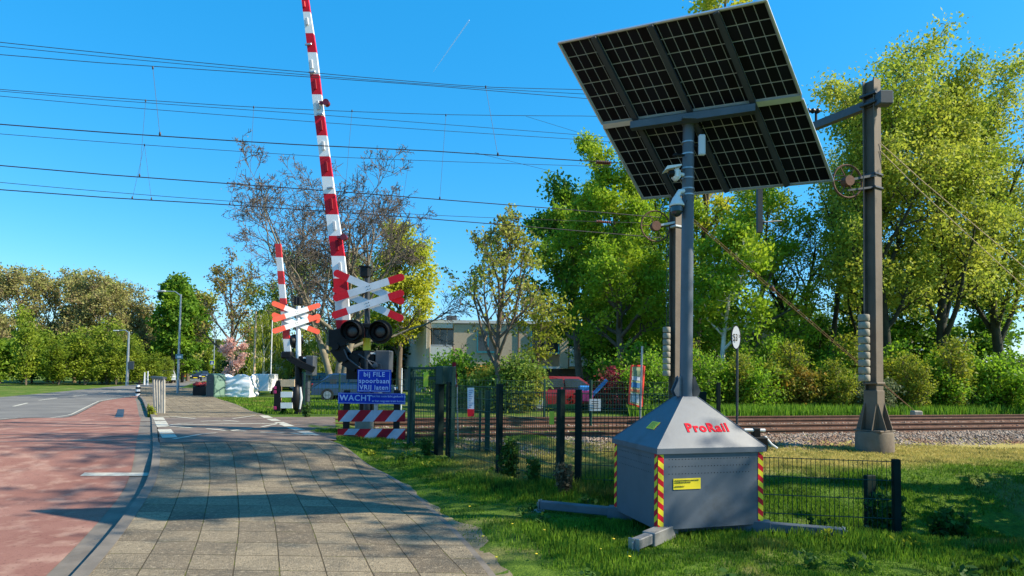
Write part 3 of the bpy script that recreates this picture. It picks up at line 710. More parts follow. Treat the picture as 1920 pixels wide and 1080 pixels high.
for a, b in zip(seq, seq[1:]): mb.bar(a, b, .34, .16, up=(0, 1, 0))
for p in seq[1:-1]: mb.cyl(p+Vector((0, -.17, 0))+Vector((0, .0, 0)), p+Vector((0, .17, 0)), .085, .085, 14)
mb.bar(seq[0], seq[1]+Vector((.1, 0, 0)), .3, .24, up=(0, 1, 0)); mb.build('boom_arm', M['black'], BP, world=True)
mb = MB(); s2 = path_pts([(645, 655), (652, 672), (678, 692), (706, 700)], D1-.13)
mb.tube(s2, .018, 8); mb.tube(path_pts([(672, 664), (690, 676), (714, 683), (716, 695)], D1-.14), .015, 8); mb.tube(path_pts([(690, 677), (700, 688)], D1-.15), .02, 8); mb.ell(at(704, 686, D1-.14), (.07, .04, .07)); mb.build('linkage', M['mgrey'], BP, smooth=True, world=True)
mb = MB(); mb.bbox(at(686, 676, D1+.25), (.55, .5, .44), .03); mb.build('drive_cabinet', M['black'], BP, world=True)
mb = MB(); mb.bbox(at(700, 662.5, D1-.01), (.13, .01, .04), .002); mb.build('cabinet_label', M['white'], BP, world=True)
mb = MB(); mb.bbox(at(720.5, 678, D1+.12), (.33, .42, .50), .02); mb.build('counterweight_box', M['mgrey'], BP, world=True)
mb = MB(); p0 = at(690, 700, D1+.3); mb.bbox((p0.x, D1+.3, (p0.z+zb1)/2), (.30, .30, p0.z-zb1+.1), .02); mb.bbox(at(664, 700, D1+.35), (.36, .05, .28), .01); mb.build('pedestal', M['black'], BP, world=True)
mb = MB(); p = at(683, 808, D1+.1); mb.bbox((p.x, D1+.1, zb1+.18), (.35, .4, .46), .03); mb.build('foundation', M['concrete'], BP, world=True)
# board sign
D2 = 13.0; k2 = D2/F; g2 = at(697, 800, D2); zz2 = ztf(g2.x, D2)
BS = thing('warning_board', (g2.x, D2, zz2), 'blue WACHT sign over two diagonally striped red and white boards beside the gate', 'warning sign')
for px_ in (650.5, 744.5):
    mb = MB(); p = at(px_, 745, D2+.06); mb.bbox((p.x, D2+.06, (zz2-.1+p.z+.15)/2), (.13, .07, p.z+.15-zz2+.1), .008); mb.build('post', M['black'], BS, world=True)
for (x0, y0, x1, y1) in ((633.5, 769, 759.5, 790.5), (632.5, 804, 759.5, 825.5)):
    mb = MB(); a = at(x0, y1, D2); b = at(x1, y1, D2); h = (at(x0, y0, D2)-a).length
    ux = (b-a).normalized(); mb.prism([a, b, b+UP*h, a+UP*h], (0, .03, 0), 2)
    striped(mb, a, ux, UP, (b-a).length, h, 42.6*k2, 18*k2, (0, -.003, 0), 0, 1, axis=0, ph=-19*k2)
    mb.build('striped_board', [M['dred'], plain('blue_grey_reflector', (.22, .33, .46), .4), M['dgrey']], BS, world=True)  # white stripes go blue-grey, their shade put into the colour
def sign_panel(x0, y0, x1, y1, D, border, parent, mat, bm, inset=.02, name='sign_panel'):
    a = at(x0, y1, D); b = at(x1, y1, D); h = at(x0, y0, D).z-a.z; b = Vector((b.x, a.y, a.z)); mb = MB(); mb.prism([a, b, b+UP*h, a+UP*h], (0, .025, 0)); o = mb.build(name, mat, parent, world=True)
    if border:
        mb = MB(); W = b.x-a.x; e = border
        for (X0, Z0, X1, Z1) in ((inset, inset, W-inset, inset+e), (inset, h-inset-e, W-inset, h-inset), (inset, inset+e, inset+e, h-inset-e), (W-inset-e, inset+e, W-inset, h-inset-e)):
            mb.add([a+Vector((X, -.002, Z)) for X, Z in ((X0, Z0), (X1, Z0), (X1, Z1), (X0, Z1))], [(0, 1, 2, 3)])
        mb.build('border', bm, o, world=True)
    return o, a, b, h
mtxt = plain('pale_blue_lettering', (.30, .45, .75), .5, 0, .05, 4)
o_, a_, b_2, h_ = sign_panel(633.5, 736, 759.5, 756.5, D2-.02, .006, BS, M['blue'], mtxt, .010)
text('WACHT', a_+Vector((.035, -.004, .065)), (1, 0, 0), UP, .17, mtxt, o_, offset=.003, spacing=1.12)
text('tot het rode licht gedoofd is', a_+Vector((.715, -.004, .145)), (1, 0, 0), UP, .062, mtxt, o_, offset=.0006)
text('er kan nog een trein komen', a_+Vector((.715, -.004, .045)), (1, 0, 0), UP, .062, mtxt, o_, offset=.0006)
o_, a_, b_2, h_ = sign_panel(669.5, 692.5, 732.5, 735, D2-.06, .010, BS, M['blue'], mtxt, .02)
for k, s_ in enumerate(('bij FILE', 'spoorbaan', 'VRIJ laten')): text(s_, a_+Vector(((b_2-a_).x/2, -.004, h_-.145-k*.137)), (1, 0, 0), UP, .135, mtxt, o_, align='CENTER', offset=.002, spacing=1.12)
mb = MB(); p = at(705, 715, D2-.0); mb.box((p.x, D2+.06, p.z-.2), (.08, .05, .9)); mb.build('sign_bracket', M['galv'], BS, world=True)
# ---- far barrier with crossbuck
D3 = 20.7; k3 = D3/F; g3 = at(561, 768, D3); z3 = ztf(g3.x, D3)
FS = thing('crossing_signal', (g3.x, D3, z3), 'sunlit double crossbuck with red tips in sun-warmed orange on a white post across the tracks', 'railway signal')
mb = MB(); mb.cyl((g3.x-.02, D3, z3-.1), at(559.5, 672, D3), .11, .11, 14); mb.build('post_base', M['black'], FS, smooth=True, world=True)
mb = MB(); mb.cyl(at(559.5, 672, D3), at(559.5, 574, D3), .085, .075, 16); mb.build('post', M['white'], FS, smooth=True, world=True)
mb = MB(); mb.bbox(at(559, 564.5, D3), (.22, .25, .25), .02); mb.bbox(at(554.5, 564, D3-.1), (.1, .1, .3), .02); mb.build('bell', M['black'], FS, world=True)
for i, (p, q, dd) in enumerate((((510, 567.5), (599.5, 602.5), .03), ((511, 600.5), (600.5, 571.5), -.05), ((510, 589), (599.5, 623.5), .03), ((511, 622), (600.5, 592), -.05))):
    mb = MB(); f_ = lambda a: at(a[0], a[1], D3-.13+dd + (a[0]-559)*k3*.42)
    bar_sign(mb, f_(p), f_(q), .17, .012, .42, (.39, -.92, 0), 0, 1); mb.build('cross_arm', [M['white'], M['orange'], M['ink']], FS, world=True)
lamp_unit(FS, at(553, 640, D3+.15), .24, Vector((.3, .9, 0)).normalized())
FB = thing('barrier', (at(575, 730, D3+.2).x, D3+.2, z3), 'small raised red and white barrier boom beside the sunlit crossbuck across the tracks', 'level crossing barrier')
b3 = []; e3 = [(457, 1), (482.5, 0), (508, 1), (533, 0), (559, 1), (584, 0), (610, 1), (635.5, 0), (659, 0)]
for (ya, c_), (yb2, _) in zip(e3, e3[1:]): b3.append((ya, yb2, c_))
boom(FB, [(539, 660), (520.5, 457)], [12.5, 10.5], b3, D3-.1, [M['white'], plain('sunlit_signal_red', (.60, .03, .03), .5)], .09)
mb = MB(); s3 = path_pts([(537, 664), (548, 674), (566, 684), (588, 693)], D3-.2)
for a, b in zip(s3, s3[1:]): mb.bar(a, b, .20, .18, up=(0, 1, 0))
mb.bbox(at(539, 666, D3-.15), (.38, .3, .24), .05); mb.build('boom_arm', M['black'], FB, world=True)
mb = MB(); mb.bbox(at(570, 680, D3+.1), (.32, .36, .45), .03); mb.build('drive_cabinet', M['black'], FB, world=True)
mb = MB(); mb.bbox(at(584, 686, D3+.05), (.26, .42, .68), .02); mb.build('counterweight_box', M['mgrey'], FB, world=True)
mb = MB(); p = at(573, 716, D3+.15); mb.bbox((p.x, D3+.15, (p.z+z3)/2+.1), (.26, .26, p.z-z3+.4), .02); mb.build('pedestal', M['mgrey'], FB, world=True)
mb = MB(); mb.bbox(at(572, 671, D3-.12), (.13, .02, .05), .004); mb.build('cabinet_label', M['white'], FB, world=True)
FL = thing('signal_housing', (at(556, 770, D3-.4).x, D3-.4, z3), 'black rounded lamp housing seen from the side below the far crossbuck', 'signal housing')
mb = MB(); c_ = at(556, 746, D3-.4); mb.ell(c_, (.16, .2, .44), 16, 12); mb.build('shell', M['black'], FL, smooth=True, world=True)
mb = MB(); mb.tube([c_+Vector((.13, -.05, -.36)), c_+Vector((.17, -.05, 0)), c_+Vector((.13, -.05, .36))], [.03, .05, .03], 8); mb.build('rim', M['lgrey'], FL, smooth=True, world=True)
WB = thing('timber_barrier', (at(537, 770, D3-.6).x, D3-.6, z3), 'three pale timber boards on a post with a black rounded lamp panel beside the path', 'barrier')
for (x0, y0, x1, y1, mt) in ((526, 711.5, 552, 725, 'wood'), (526, 734.5, 548, 745, 'white'), (526, 755, 548, 765.5, 'white')):
    mb = MB(); a = at(x0, y1, D3-.6); b = at(x1, y1, D3-.6); mb.prism([a, b, at(x1, y0, D3-.6), at(x0, y0, D3-.6)], (0, .05, 0)); mb.build('board', M[mt], WB, world=True)
mb = MB(); a = at(524, 741, D3-.55); mb.box((a.x, D3-.52, a.z), (.09, .09, 1.05)); mb.build('post', M['wood'], WB, world=True)
mb = MB(); c_ = at(519.5, 742, D3-.6); P = [(-.10, -.5), (.10, -.5), (.12, .3), (.05, .5), (-.03, .5), (-.10, .3)]; mb.prism([c_+Vector((a, 0, b)) for a, b in P], (0, .06, 0)); lpn = mb.build('lamp_panel', M['black'], WB, world=True)
for py_ in (727, 735, 765): mb = MB(); mb.bbox(at(515.5, py_, D3-.66), (.09, .02, .10), .01); mb.build('reflector', plain('pink_red_reflector', (.35, .02, .12), .3), lpn, world=True)
#PART3
# ------------------------------------------------------------------ fences
def fence(name, A, B, zA, zB, h, label, posts, mat_w='green', mat_p='fgreen', dv=.05, dh=.2, r=.0042, pw=.06, group=None, posth=.06, cat='fence'):
    A = Vector((A[0], A[1], zA)); B = Vector((B[0], B[1], zB)); L = (Vector((B.x-A.x, B.y-A.y))).length; d = (B-A)/L
    t = thing(name, A, label, cat, group); segs = []
    n = int(L/dv)
    for i in range(1, n): p = A+d*(i*L/n); segs.append((p+UP*.03, p+UP*(h+.012)))
    k = int(round(h/dh)); nr = Vector((-d.y, d.x, 0))*.006
    rw, Fw = [], []
    rods('mesh_panel', segs, r, M[mat_w], t)
    sg = []
    for j in range(k+1):
        z = h*j/k*.985+.02
        for o_ in (-1, 1): sg.append((A+UP*z+nr*o_, B+UP*z+nr*o_))
    rods('wire_rail', sg, r*1.15, M[mat_w], t)
    for f_ in posts:
        mb = MB(); p = A+d*(L*f_); hh = h+posth
        mb.bbox(p+UP*(hh/2-.15), (pw, pw, hh+.3), .006, 0, math.atan2(d.y, d.x)); mb.build('post', M[mat_p], t, world=True)
    return t
def gp(px, py): p = GT(px, py); return (p.x, p.y)
P840 = gp(840, 866); P935 = gp(935, 897); P1050 = gp(1050, 930); P1083 = gp(1083, 927)
f1 = fence('mesh_fence', P840, P935, 0, 0, 1.40, 'green wire mesh fence section holding the white and red notice, between gate and leaning post', (0, 1), r=.0044, pw=.085)
f2 = fence('mesh_fence', (P935[0]+.05, P935[1]-.07), P1050, 0, 0, 1.36, 'green wire mesh fence section with a small yellow notice, ending at the twin posts', (1,), r=.0044, pw=.085)
f3 = fence('mesh_fence', P1083, (2.50, 8.05), 0, 0, 1.36, 'green wire mesh fence section running from the twin posts behind the steel box', (0, 1), r=.0044, pw=.085)
f4 = fence('mesh_fence', (2.62, 7.28), (4.36, 7.0), -.62, -.62, 1.30, 'low green wire mesh fence section on the dark bank right of the steel box', (0, 1), r=.0042, pw=.075, posth=.03)
mb = MB(); mb.bbox((4.93, 8.5, -.25), (.16, .07, 1.1), .01, 0, .3); o = mb.build('fence_post', M['fgreen']); tag(o, 'short dark green post standing in the grass behind the low fence section', 'post')
# gate
ga = Vector((*gp(768, 838), 0)); gb = Vector((*gp(822, 856), 0)); H_ = 1.74
GA = thing('pedestrian_gate', ga, 'tall dark green steel gate with wire mesh infill right of the blue WACHT sign', 'gate')
gd = (gb-ga); gl = gd.length; gd.normalize(); gr = math.atan2(gd.y, gd.x)
for p, wd in ((ga, .09), (gb, .13), (gb+gd*.34+Vector((.05, -.1, 0)), .09)):
    mb = MB(); hh = H_ if p is not gb+gd*.34 else 1.45; mb.bbox(p+UP*(H_/2-.1), (wd, wd, H_+.2), .008, 0, gr); mb.build('post', M['green'] if wd < .1 else M['fgreen'], GA, world=True)
mb = MB()
for z in (.12, H_-.22, H_-.03): mb.bbox((ga+gb)/2+UP*z, (gl, .05, .05), .006, 0, gr)
mb.bbox(ga+gd*.12+UP*H_*.5, (.045, .05, H_-.16), .006, 0, gr); mb.build('gate_frame', M['green'], GA, world=True)
seg = []
for i in range(1, int(gl/.06)): p = ga+gd*(i*.06); seg.append((p+UP*.12, p+UP*(H_-.04)))
for j in range(9): seg.append((ga+UP*(.15+j*.18), gb+UP*(.15+j*.18)))
rods('mesh_panel', seg, .005, M['green'], GA)
mb = MB(); mb.bbox(gb+gd*.10+UP*(H_-.16), (.22, .18, .34), .012, 0, gr); mb.build('lock_box', M['green'], GA, world=True)
mb = MB(); mb.bbox(at(798.5, 711.5, ga.y-.55), (.09, .008, .28), .003); mb.build('notice', plain('lime_notice', (.55, .62, .03), .5), GA, world=True)
gi = Vector((*gp(899, 852), 0)); g4 = thing('pedestrian_gate', gi, 'second dark green gate leaf seen through the mesh fence behind the white and red notice', 'gate')
for q_, pw_ in ((gi, .05), (gi+Vector((.14, .05, 0)), .10)):
    mb = MB(); mb.bbox(q_+UP*.62, (pw_, .06, 1.35), .008); mb.build('post', M['green'], g4, world=True)
seg = [(gi+Vector((-.05-.06*i, .3*i*.06, .15)), gi+Vector((-.05-.06*i, .3*i*.06, 1.2))) for i in range(16)]+[(gi+UP*z, gi+Vector((-1.0, .3, z))) for z in (.15, .4, .65, .9, 1.2)]
rods('mesh_panel', seg, .004, M['green'], g4)
# far fence beyond the tracks
def tline(px, t):
    # point on track-parallel line t seen in column px
    k = (px-PX)/F; lo_ = t/(.960-.279*k); return Vector((k*lo_, lo_, 0))
fcols = [574, 640, 708, 776, 850, 935, 1024, 1109, 1200, 1300]
fl = ['left end beside the far barrier', 'behind the blue signs', 'behind the striped boards', 'seen through the tall gate', 'left of the green bush', 'in front of the green bush', 'in front of the parked red car', 'with a white plate on its post', 'behind the red framed information board', 'behind the roof of the steel box']
for i in range(len(fcols)-1):
    a = tline(fcols[i]-2, 20.45); b = tline(fcols[i+1]-2, 20.45); za = ztf(a.x, a.y); zb_ = ztf(b.x, b.y)
    fence('mesh_fence', (a.x, a.y), (b.x, b.y), za, zb_, 1.28, 'far side green mesh fence section, '+fl[i], (0,) if i < len(fcols)-2 else (0, 1), mat_w='green', mat_p='green', dv=.10, r=.006, pw=.06, group='fence sections beyond the tracks')
# small boards on and at the fence
def plate(name, x0, y0, x1, y1, D, mat, label, cat, th=.01, skew=0, parent=None, **kw):
    mb = MB(); P = [at(x0, y1, D), at(x1, y1+skew, D), at(x1, y0+skew, D), at(x0, y0, D)]; mb.prism(P, (0, th, 0))
    if parent is None: c_ = P[0]; t = thing(name, (c_.x, c_.y, c_.z), label, cat); o = mb.build('board', mat, t, world=True); return t, P
    return mb.build(name, mat, parent, world=True), P
dn_ = 10.2
t, P = plate('notice', 876.5, 727, 889, 781, dn_, M['signwhite'], 'white notice with red bottom strip hanging on the mesh fence', 'notice')
mb = MB(); o_ = Vector((0, -.006, 0)); mb.prism([at(876.5, 781, dn_)+o_, at(889, 781, dn_)+o_, at(889, 767, dn_)+o_, at(876.5, 767, dn_)+o_], (0, .003, 0)); mb.build('red_strip', M['red'], t, world=True)
mb = MB()
for k in range(9):
    yy = 731+k*4; mb.prism([at(879, yy+1.3, dn_)+o_, at(886.5-(k % 3)*1.6, yy+1.3, dn_)+o_, at(886.5-(k % 3)*1.6, yy, dn_)+o_, at(879, yy, dn_)+o_], (0, .002, 0))
mb.build('print', plain('blue_grey_print', (.16, .22, .40), .6), t, world=True)
plate('notice', 1030, 771, 1039, 796, 8.30, plain('yellow_green_notice', (.50, .52, .03), .5), 'small yellow-green notice tied to the mesh fence left of the twin posts', 'notice')
t, P = plate('plate', 1104.5, 748, 1127, 770.5, 17.0, M['lgrey'], 'white square plate on a thin green post near the ballast', 'plate')
mb = MB()
for k in range(4): z = 752+k*4.2; mb.prism([at(1109, z+1.4, 16.98), at(1122, z+1.4, 16.98), at(1122, z, 16.98), at(1109, z, 16.98)], (0, .003, 0))
mb.build('print', M['mgrey'], t, world=True)
p = at(1108, 760, 17.05); mb = MB(); mb.cyl((p.x, 17.08, .05), (p.x, 17.08, at(1108, 712, 17.05).z), .04, n=10); mb.build('post', M['green'], t, world=True)
# information board in red frame
DB = 13.0; a = at(1200, 790, DB)
IB = thing('information_board', (a.x, DB+.03, ztf(a.x, DB)), 'information board in a red frame on a thin grey pole above the steel box', 'sign')
mb = MB(); mb.cyl((a.x, DB+.05, ztf(a.x, DB)-.1), at(1204, 649, DB), .022, n=12); mb.build('pole', M['galv'], IB, world=True)
mb = MB(); P = [at(1179, 756, DB), at(1201, 763, DB+.10), at(1206, 686, DB+.10), at(1184, 685.5, DB)]; mb.prism(P, (0, .03, 0)); bd = mb.build('board', plain('board_green_beige', (.30, .36, .20), .6), IB, world=True)
for (ya, yb, nm, c_) in ((694, 704, 'p1', (.20, .28, .16)), (705, 712, 'p2', (.45, .50, .60)), (716, 725, 'p3', (.03, .16, .36)), (728, 733, 'p4', (.40, .12, .06)), (736, 752, 'p5', (.34, .44, .50))):
    def bl(u, y): l = at(1184-5*(y-685.5)/70.5, y, DB); r_ = at(1206-5*(y-686)/77, y+1+5*(y-686)/77, DB+.10); return l*(1-u)+r_*u+Vector((0, -.006, 0))
    mb = MB(); mb.add([bl(.12, yb), bl(.82, yb), bl(.82, ya), bl(.12, ya)], [(0, 1, 2, 3)]); mb.build('picture_strip', plain('strip_'+nm, c_, .6, var=.3, sc=20), bd, world=True)
mb = MB(); e_ = [P[0], P[1], P[2], P[3]]
for i in range(4): mb.bar(e_[i]+Vector((0, .01, 0)), e_[(i+1) % 4]+Vector((0, .01, 0)), .035, .035, up=(0, 1, 0))
mb.prism([P[1], P[1]+Vector((.055, .06, 0)), P[2]+Vector((.06, .06, 0)), P[2]], (0, .03, 0)); mb.build('frame', plain('red_frame', (.60, .04, .02), .5), IB, world=True)
# slim striped marker sign by the gate
t = thing('marker_sign', (at(859, 790, 13.2).x, 13.2, ztf(at(859, 790, 13.2).x, 13.2)), 'narrow red and white sign seen almost edge-on on a thin pole behind the gate', 'sign')
mb = MB(); mb.cyl((t.location.x, 13.22, t.location.z), at(857, 724, 13.22), .014, n=8); mb.build('pole', M['galv'], t, world=True)
mb = MB(); mb.prism([at(850, 724, 13.2), at(857.5, 726, 13.2), at(854.5, 679, 13.2), at(847.5, 680, 13.2)], (0, .04, 0)); mb.build('board', M['dred'], t, world=True)
mb = MB(); mb.prism([at(853, 720, 13.18), at(855.5, 721, 13.18), at(853.5, 686, 13.18), at(850.5, 690, 13.18)], (0, .01, 0)); mb.build('white_stripe', M['white'], t, world=True)
# kilometre sign 53b
D5 = 18.3; p = at(1383, 800, D5); z5 = .12
KS = thing('kilometre_sign', (p.x, D5, z5), 'oval white sign reading 53b on a thin dark pole beside the rails', 'sign')
mb = MB(); mb.cyl((p.x, D5+.05, z5), at(1382.5, 640, D5+.05), .035, n=10); mb.build('pole', M['dgrey'], KS, world=True)
c_ = at(1380, 632.5, D5); mb = MB(); ring = [c_+Vector((math.cos(a)*.165, math.cos(a)*.05, math.sin(a)*.37)) for a in np.linspace(0, 2*PI, 33)[:-1]]; mb.prism(ring, (0, .03, 0)); bd = mb.build('disc', M['black'], KS, world=True)
mb = MB(); mb.add([c_+Vector((math.cos(a)*.135, math.cos(a)*.045-.008, math.sin(a)*.335)) for a in np.linspace(0, 2*PI, 33)[:-1]], [tuple(range(32))]); mb.build('face', M['lgrey'], bd, world=True)
text('53', c_+Vector((-.115, -.065, -.11)), (1, .25, 0), UP, .30, M['ink'], bd, offset=.004, sx=.55); text('b', c_+Vector((.075, -.02, -.01)), (1, .25, 0), UP, .15, M['ink'], bd, offset=.002, sx=.6)
# ------------------------------------------------------------------ catenary masts
def hmast(T_, x, y, z0, z1, rz, w_=.25):
    R = Matrix.Rotation(rz, 3, 'Z'); mb = MB(); zc = (z0+z1)/2; h = z1-z0; f_ = .022
    c_ = Vector((x, y, zc))
    mb.box(c_+R @ Vector((0, -w_/2+f_/2, 0)), (w_, f_, h), R=R); mb.box(c_+R @ Vector((0, w_/2-f_/2, 0)), (w_, f_, h), R=R); mb.box(c_, (.05, w_-2*f_, h), R=R)
    return mb.build('mast_column', mmast, T_, world=True)
mmast = plain('weathered_mast_steel', (.135, .105, .08), .75, .1, .2, 2.0, .2, dirt=(.10, .07, .05))
mr_rust = plain('rusty_rope', (.20, .10, .05), .8, .2, .2, 3)
def weights(T_, c_, r, z0, z1, n, parent_name='tension_weights'):
    for k in range(n):
        a = z0+(z1-z0)*k/n; b = z0+(z1-z0)*(k+1)/n - .02; mb = MB(); mb.tube([(c_[0], c_[1], a), (c_[0], c_[1], a+.02), (c_[0], c_[1], b-.02), (c_[0], c_[1], b)], [r*.88, r, r, r*.88], 14)
        mb.build('tension_weight', M['concrete'], T_, smooth=True, world=True)
def wheel(T_, c_, r, ax):
    ax = Vector(ax).normalized(); x = ax.cross(UP).normalized(); y = UP; mb = MB()
    ring = [c_+(x*math.cos(a)+y*math.sin(a))*r for a in np.linspace(0, 2*PI, 25)]
    mb.tube(ring, .022, 6, cap=False); mb.cyl(c_-ax*.08, c_+ax*.08, r*.32, r*.32, 14)
    for k in range(6): a = PI*k/3; mb.cyl(c_, c_+(x*math.cos(a)+y*math.sin(a))*r, .014, .014, 5)
    return mb.build('tension_wheel', M['rust'], T_, smooth=True, world=True)
mx, my = 7.97, 13.55; MR = thing('catenary_mast', (mx, my, 0), 'tall steel overhead line mast on a round concrete base with hanging weights', 'catenary mast')
rz = rad(30); hmast(MR, mx, my, .48, 8.3, rz, .26)
mb = MB(); mb.tube([(mx, my, -.15), (mx, my, .44), (mx, my, .48)], [.385, .375, .35], 30); mb.build('concrete_base', plain('dark_stained_concrete', (.15, .12, .09), .9, 0, .25, 4, .4, dirt=(.07, .05, .04)), MR, smooth=True, world=True)
R = Matrix.Rotation(rz, 3, 'Z'); mb = MB(); mb.bbox((mx, my, .50), (.60, .60, .04), .01, R=R)
for a, b in ((1, 0), (-1, 0), (0, 1), (0, -1)):
    for o_ in (-.12, .12):
        d = R @ Vector((a, b, 0)); s_ = R @ Vector((-b, a, 0)); base = Vector((mx, my, 0))+s_*o_
        mb.prism([base+d*.12+UP*.52, base+d*.33+UP*.52, base+d*.14+UP*1.15, base+d*.12+UP*1.15], s_*.014)
mb.bbox((mx, my, 1.53), (.32, .32, .05), .01, R=R); mb.bbox((mx, my, .95), (.30, .30, .85), .01, R=R); mb.build('mast_foot', mmast, MR, world=True)
for z in (7.95, 7.75): mb = MB(); mb.bbox((mx, my, z), (.36, .36, .06), .01, R=R); mb.build('collar', M['dgrey'], MR, world=True)
for z in (6.15, 5.85): mb = MB(); mb.bbox((mx, my, z), (.32, .32, .05), .01, R=R); mb.build('collar', M['dgrey'], MR, world=True)
A_ = Vector((mx, my-.1, 7.78)); B_ = at(1424, 278, 16.5); mb = MB(); mb.bar(A_+Vector((.12, -.15, 0)), B_, .16, .18); mb.bbox(A_+Vector((.12, -.16, 0)), (.3, .22, .3), .02); mb.build('cantilever_arm', M['mgrey'], MR, world=True)
mb = MB(); mb.bar(B_, at(1424, 436, 16.5), .13, .13, up=(0, 1, 0)); mb.bar(B_+Vector((-.0, 0, -.9)), at(1432, 330, 16.2), .05, .05, up=(0, 1, 0)); mb.cyl(at(1424, 417, 16.5), at(1465, 414, 17), .02); mb.cyl(at(1424, 417, 16.5), at(1432, 417, 16.5), .06); mb.build('hanger', M['dgrey'], MR, world=True)
ia = at(1530, 208, 15.0); mb = MB(); mb.tube([ia+Vector((-.06*k+.1, 0, .0)) for k in range(6)], [.04, .07, .04, .07, .04, .07], 10); mb.cyl(ia, ia-UP*.42, .03); mb.build('insulator', M['black'], MR, world=True)
wc = at(1589, 340, 13.3); wheel(MR, wc, .36, (.2, -1, 0))
mb = MB(); mb.bar(wc+Vector((-.0, 0, .02)), (mx, my-.14, 6.12), .06, .05); mb.bar(wc-UP*.2, (mx, my-.14, 5.86), .03, .04); mb.build('wheel_bracket', M['mgrey'], MR, world=True)
wcx, wcy = at(1620, 650, 13.3).x, 13.3
weights(MR, (wcx, wcy), .115, at(1620, 715, 13.3).z, at(1620, 588, 13.3).z, 9)
rods('weight_rope', [((wcx, wcy, at(1620, 588, 13.3).z), (wcx+.02, wcy, wc.z+.2)), ((wcx, wcy, 1.5), (wcx, wcy, 3.1))], .010, M['dgrey'], MR, 5)
ML = thing('catenary_mast', (at(1266, 700, 18.4).x, 18.4, .15), 'overhead line mast behind the camera tower, standing between the tracks and the trees', 'catenary mast'); lx = ML.location.x
hmast(ML, lx, 18.4, .15, 8.2, rz, .27); wl = at(1229, 424, 18.3); wheel(ML, wl, .46, (.2, -1, 0))
mb = MB(); mb.bar(wl, (lx-.05, 18.3, wl.z+.12), .07, .06); mb.bbox((lx, 18.4, wl.z), (.34, .34, .06), .01, R=R); mb.build('wheel_bracket', M['lgrey'], ML, world=True)
q = at(1250, 660, 18.3); weights(ML, (q.x, 18.3), .115, at(1250, 705, 18.3).z, at(1250, 612, 18.3).z, 8)
mb = MB(); mb.cyl((lx, 18.4, -.1), (lx, 18.4, .35), .38, n=24); mb.build('concrete_base', M['concrete'], ML, world=True)
rods('weight_rope', [((q.x, 18.3, at(1250, 612, 18.3).z), (q.x, 18.3, wl.z))], .012, M['dgrey'], ML, 5)
# guy ropes
def polyw(pts, Ys, r, lab, name='guy_rope', cat='rope', mat=None, group=None, n=5):
    P = [at(a, b, Y) for (a, b), Y in zip(pts, Ys)]; base = P[0]; t = thing(name, base, lab, cat, group)
    rods('strand', list(zip(P, P[1:])), r, mat or mr_rust, t, n); return t
g1 = thing('guy_rope', at(1290, 405, 18.4), 'pair of rusty guy ropes slanting from the rear mast to the ground anchor', 'rope')
mb = MB()
for dy in (0, 5): mb.tube([at(1290, 402+dy, 18.6), at(1448, 540+dy, 20.5), at(1600, 670+dy*.8, 22.5), at(1716, 772, 24)], .011, 5)
mb.build('strands', mr_rust, g1, world=True)
mb = MB(); c_ = at(1718, 776, 24); mb.bbox(c_, (.35, .3, .25), .04); mb.build('ground_anchor', M['concrete'], g1, world=True)
mb = MB(); mb.tube([at(1446, 537, 20.4), at(1452, 545, 20.6)], [.05, .05], 8); mb.build('turnbuckle', M['rust'], g1, world=True)
g2_ = thing('guy_rope', at(1650, 268, 13.4), 'pair of thin ropes running down to the right from the near mast', 'rope'); mb = MB()
for dy in (0, 14): mb.tube([at(1650, 268+dy, 13.45), at(1728, 338+dy*1.6, 13.6), at(1990, 560+dy*3, 14.5)], .009, 5)
mb.build('strands', M['wood'], g2_, world=True)
# ------------------------------------------------------------------ overhead wires
def wY(px, Y0): return Y0/(1-.29*(px-PX)/F)
def wire(pts, Y0, r, lab, name='overhead_wire', ends=None, cat='overhead wire', group='overhead line wires'):
    P = []
    pts = list(pts); a, b = pts[0], pts[1]; sl = (b[1]-a[1])/(b[0]-a[0]); pts = [(-220, a[1]+sl*(-220-a[0])-6)] + pts
    # smooth: subdivide with quadratic through points
    xs = np.array([p[0] for p in pts], float); ys = np.array([p[1] for p in pts], float)
    deg = min(2, len(pts)-1); cf = np.polyfit(xs, ys, deg); res = ys - np.polyval(cf, xs)
    for x in np.linspace(xs[0], xs[-1], 22): y = np.polyval(cf, x) + np.interp(x, xs, res); P.append(at(x, y, ends(x) if ends else wY(x, Y0)))
    mb = MB(); mb.tube([p-P[0] for p in P], r, 5); o = mb.build(name, mwire); o.location = P[0]; tag(o, lab, cat, group); return P
mwire = plain('oxidised_wire', (.045, .04, .045), .6, .5, .2, 3)
YA = 14.5; YB = 18.2; YC = 20.4
wire([(192, 99), (594, 137), (901, 163), (1090, 168), (1500, 186)], YA, .007, 'topmost of the overhead wires, thin line high across the sky')
wire([(192, 106), (594, 142), (901, 165.5), (1090, 176), (1500, 200)], YA+.05, .006, 'second highest overhead wire, almost touching the topmost one')
wire([(192, 118), (447, 135), (773, 158), (1090, 184), (1500, 214)], YA, .007, 'third highest overhead wire, lowest of the top bundle')
insr = lambda x: float(np.interp(x, [-220, 1130, 1590], [wY(-220, YA), wY(1130, YA), 13.4]))
wire([(192, 248), (532, 270), (807, 283), (1100, 302), (1585, 330)], YA, .012, 'thick overhead contact wire crossing the tall barrier boom halfway up', ends=insr)
wire([(192, 182), (476, 201), (835, 215), (1100, 217.5), (1500, 224)], YB, .008, 'overhead wire carrying four long droppers across mid sky')
wire([(192, 187), (594, 215), (1090, 253), (1480, 284)], YB, .007, 'thin overhead wire just below the dropper-carrying wire')
wire([(192, 197.6), (594, 229), (1093, 262), (1480, 290)], YC, .008, 'thin overhead wire, third of the mid sky bundle')
wire([(192, 266), (594, 293), (1095, 311), (1480, 330)], YC, .008, 'thin overhead wire passing just under the thick upper contact wire')
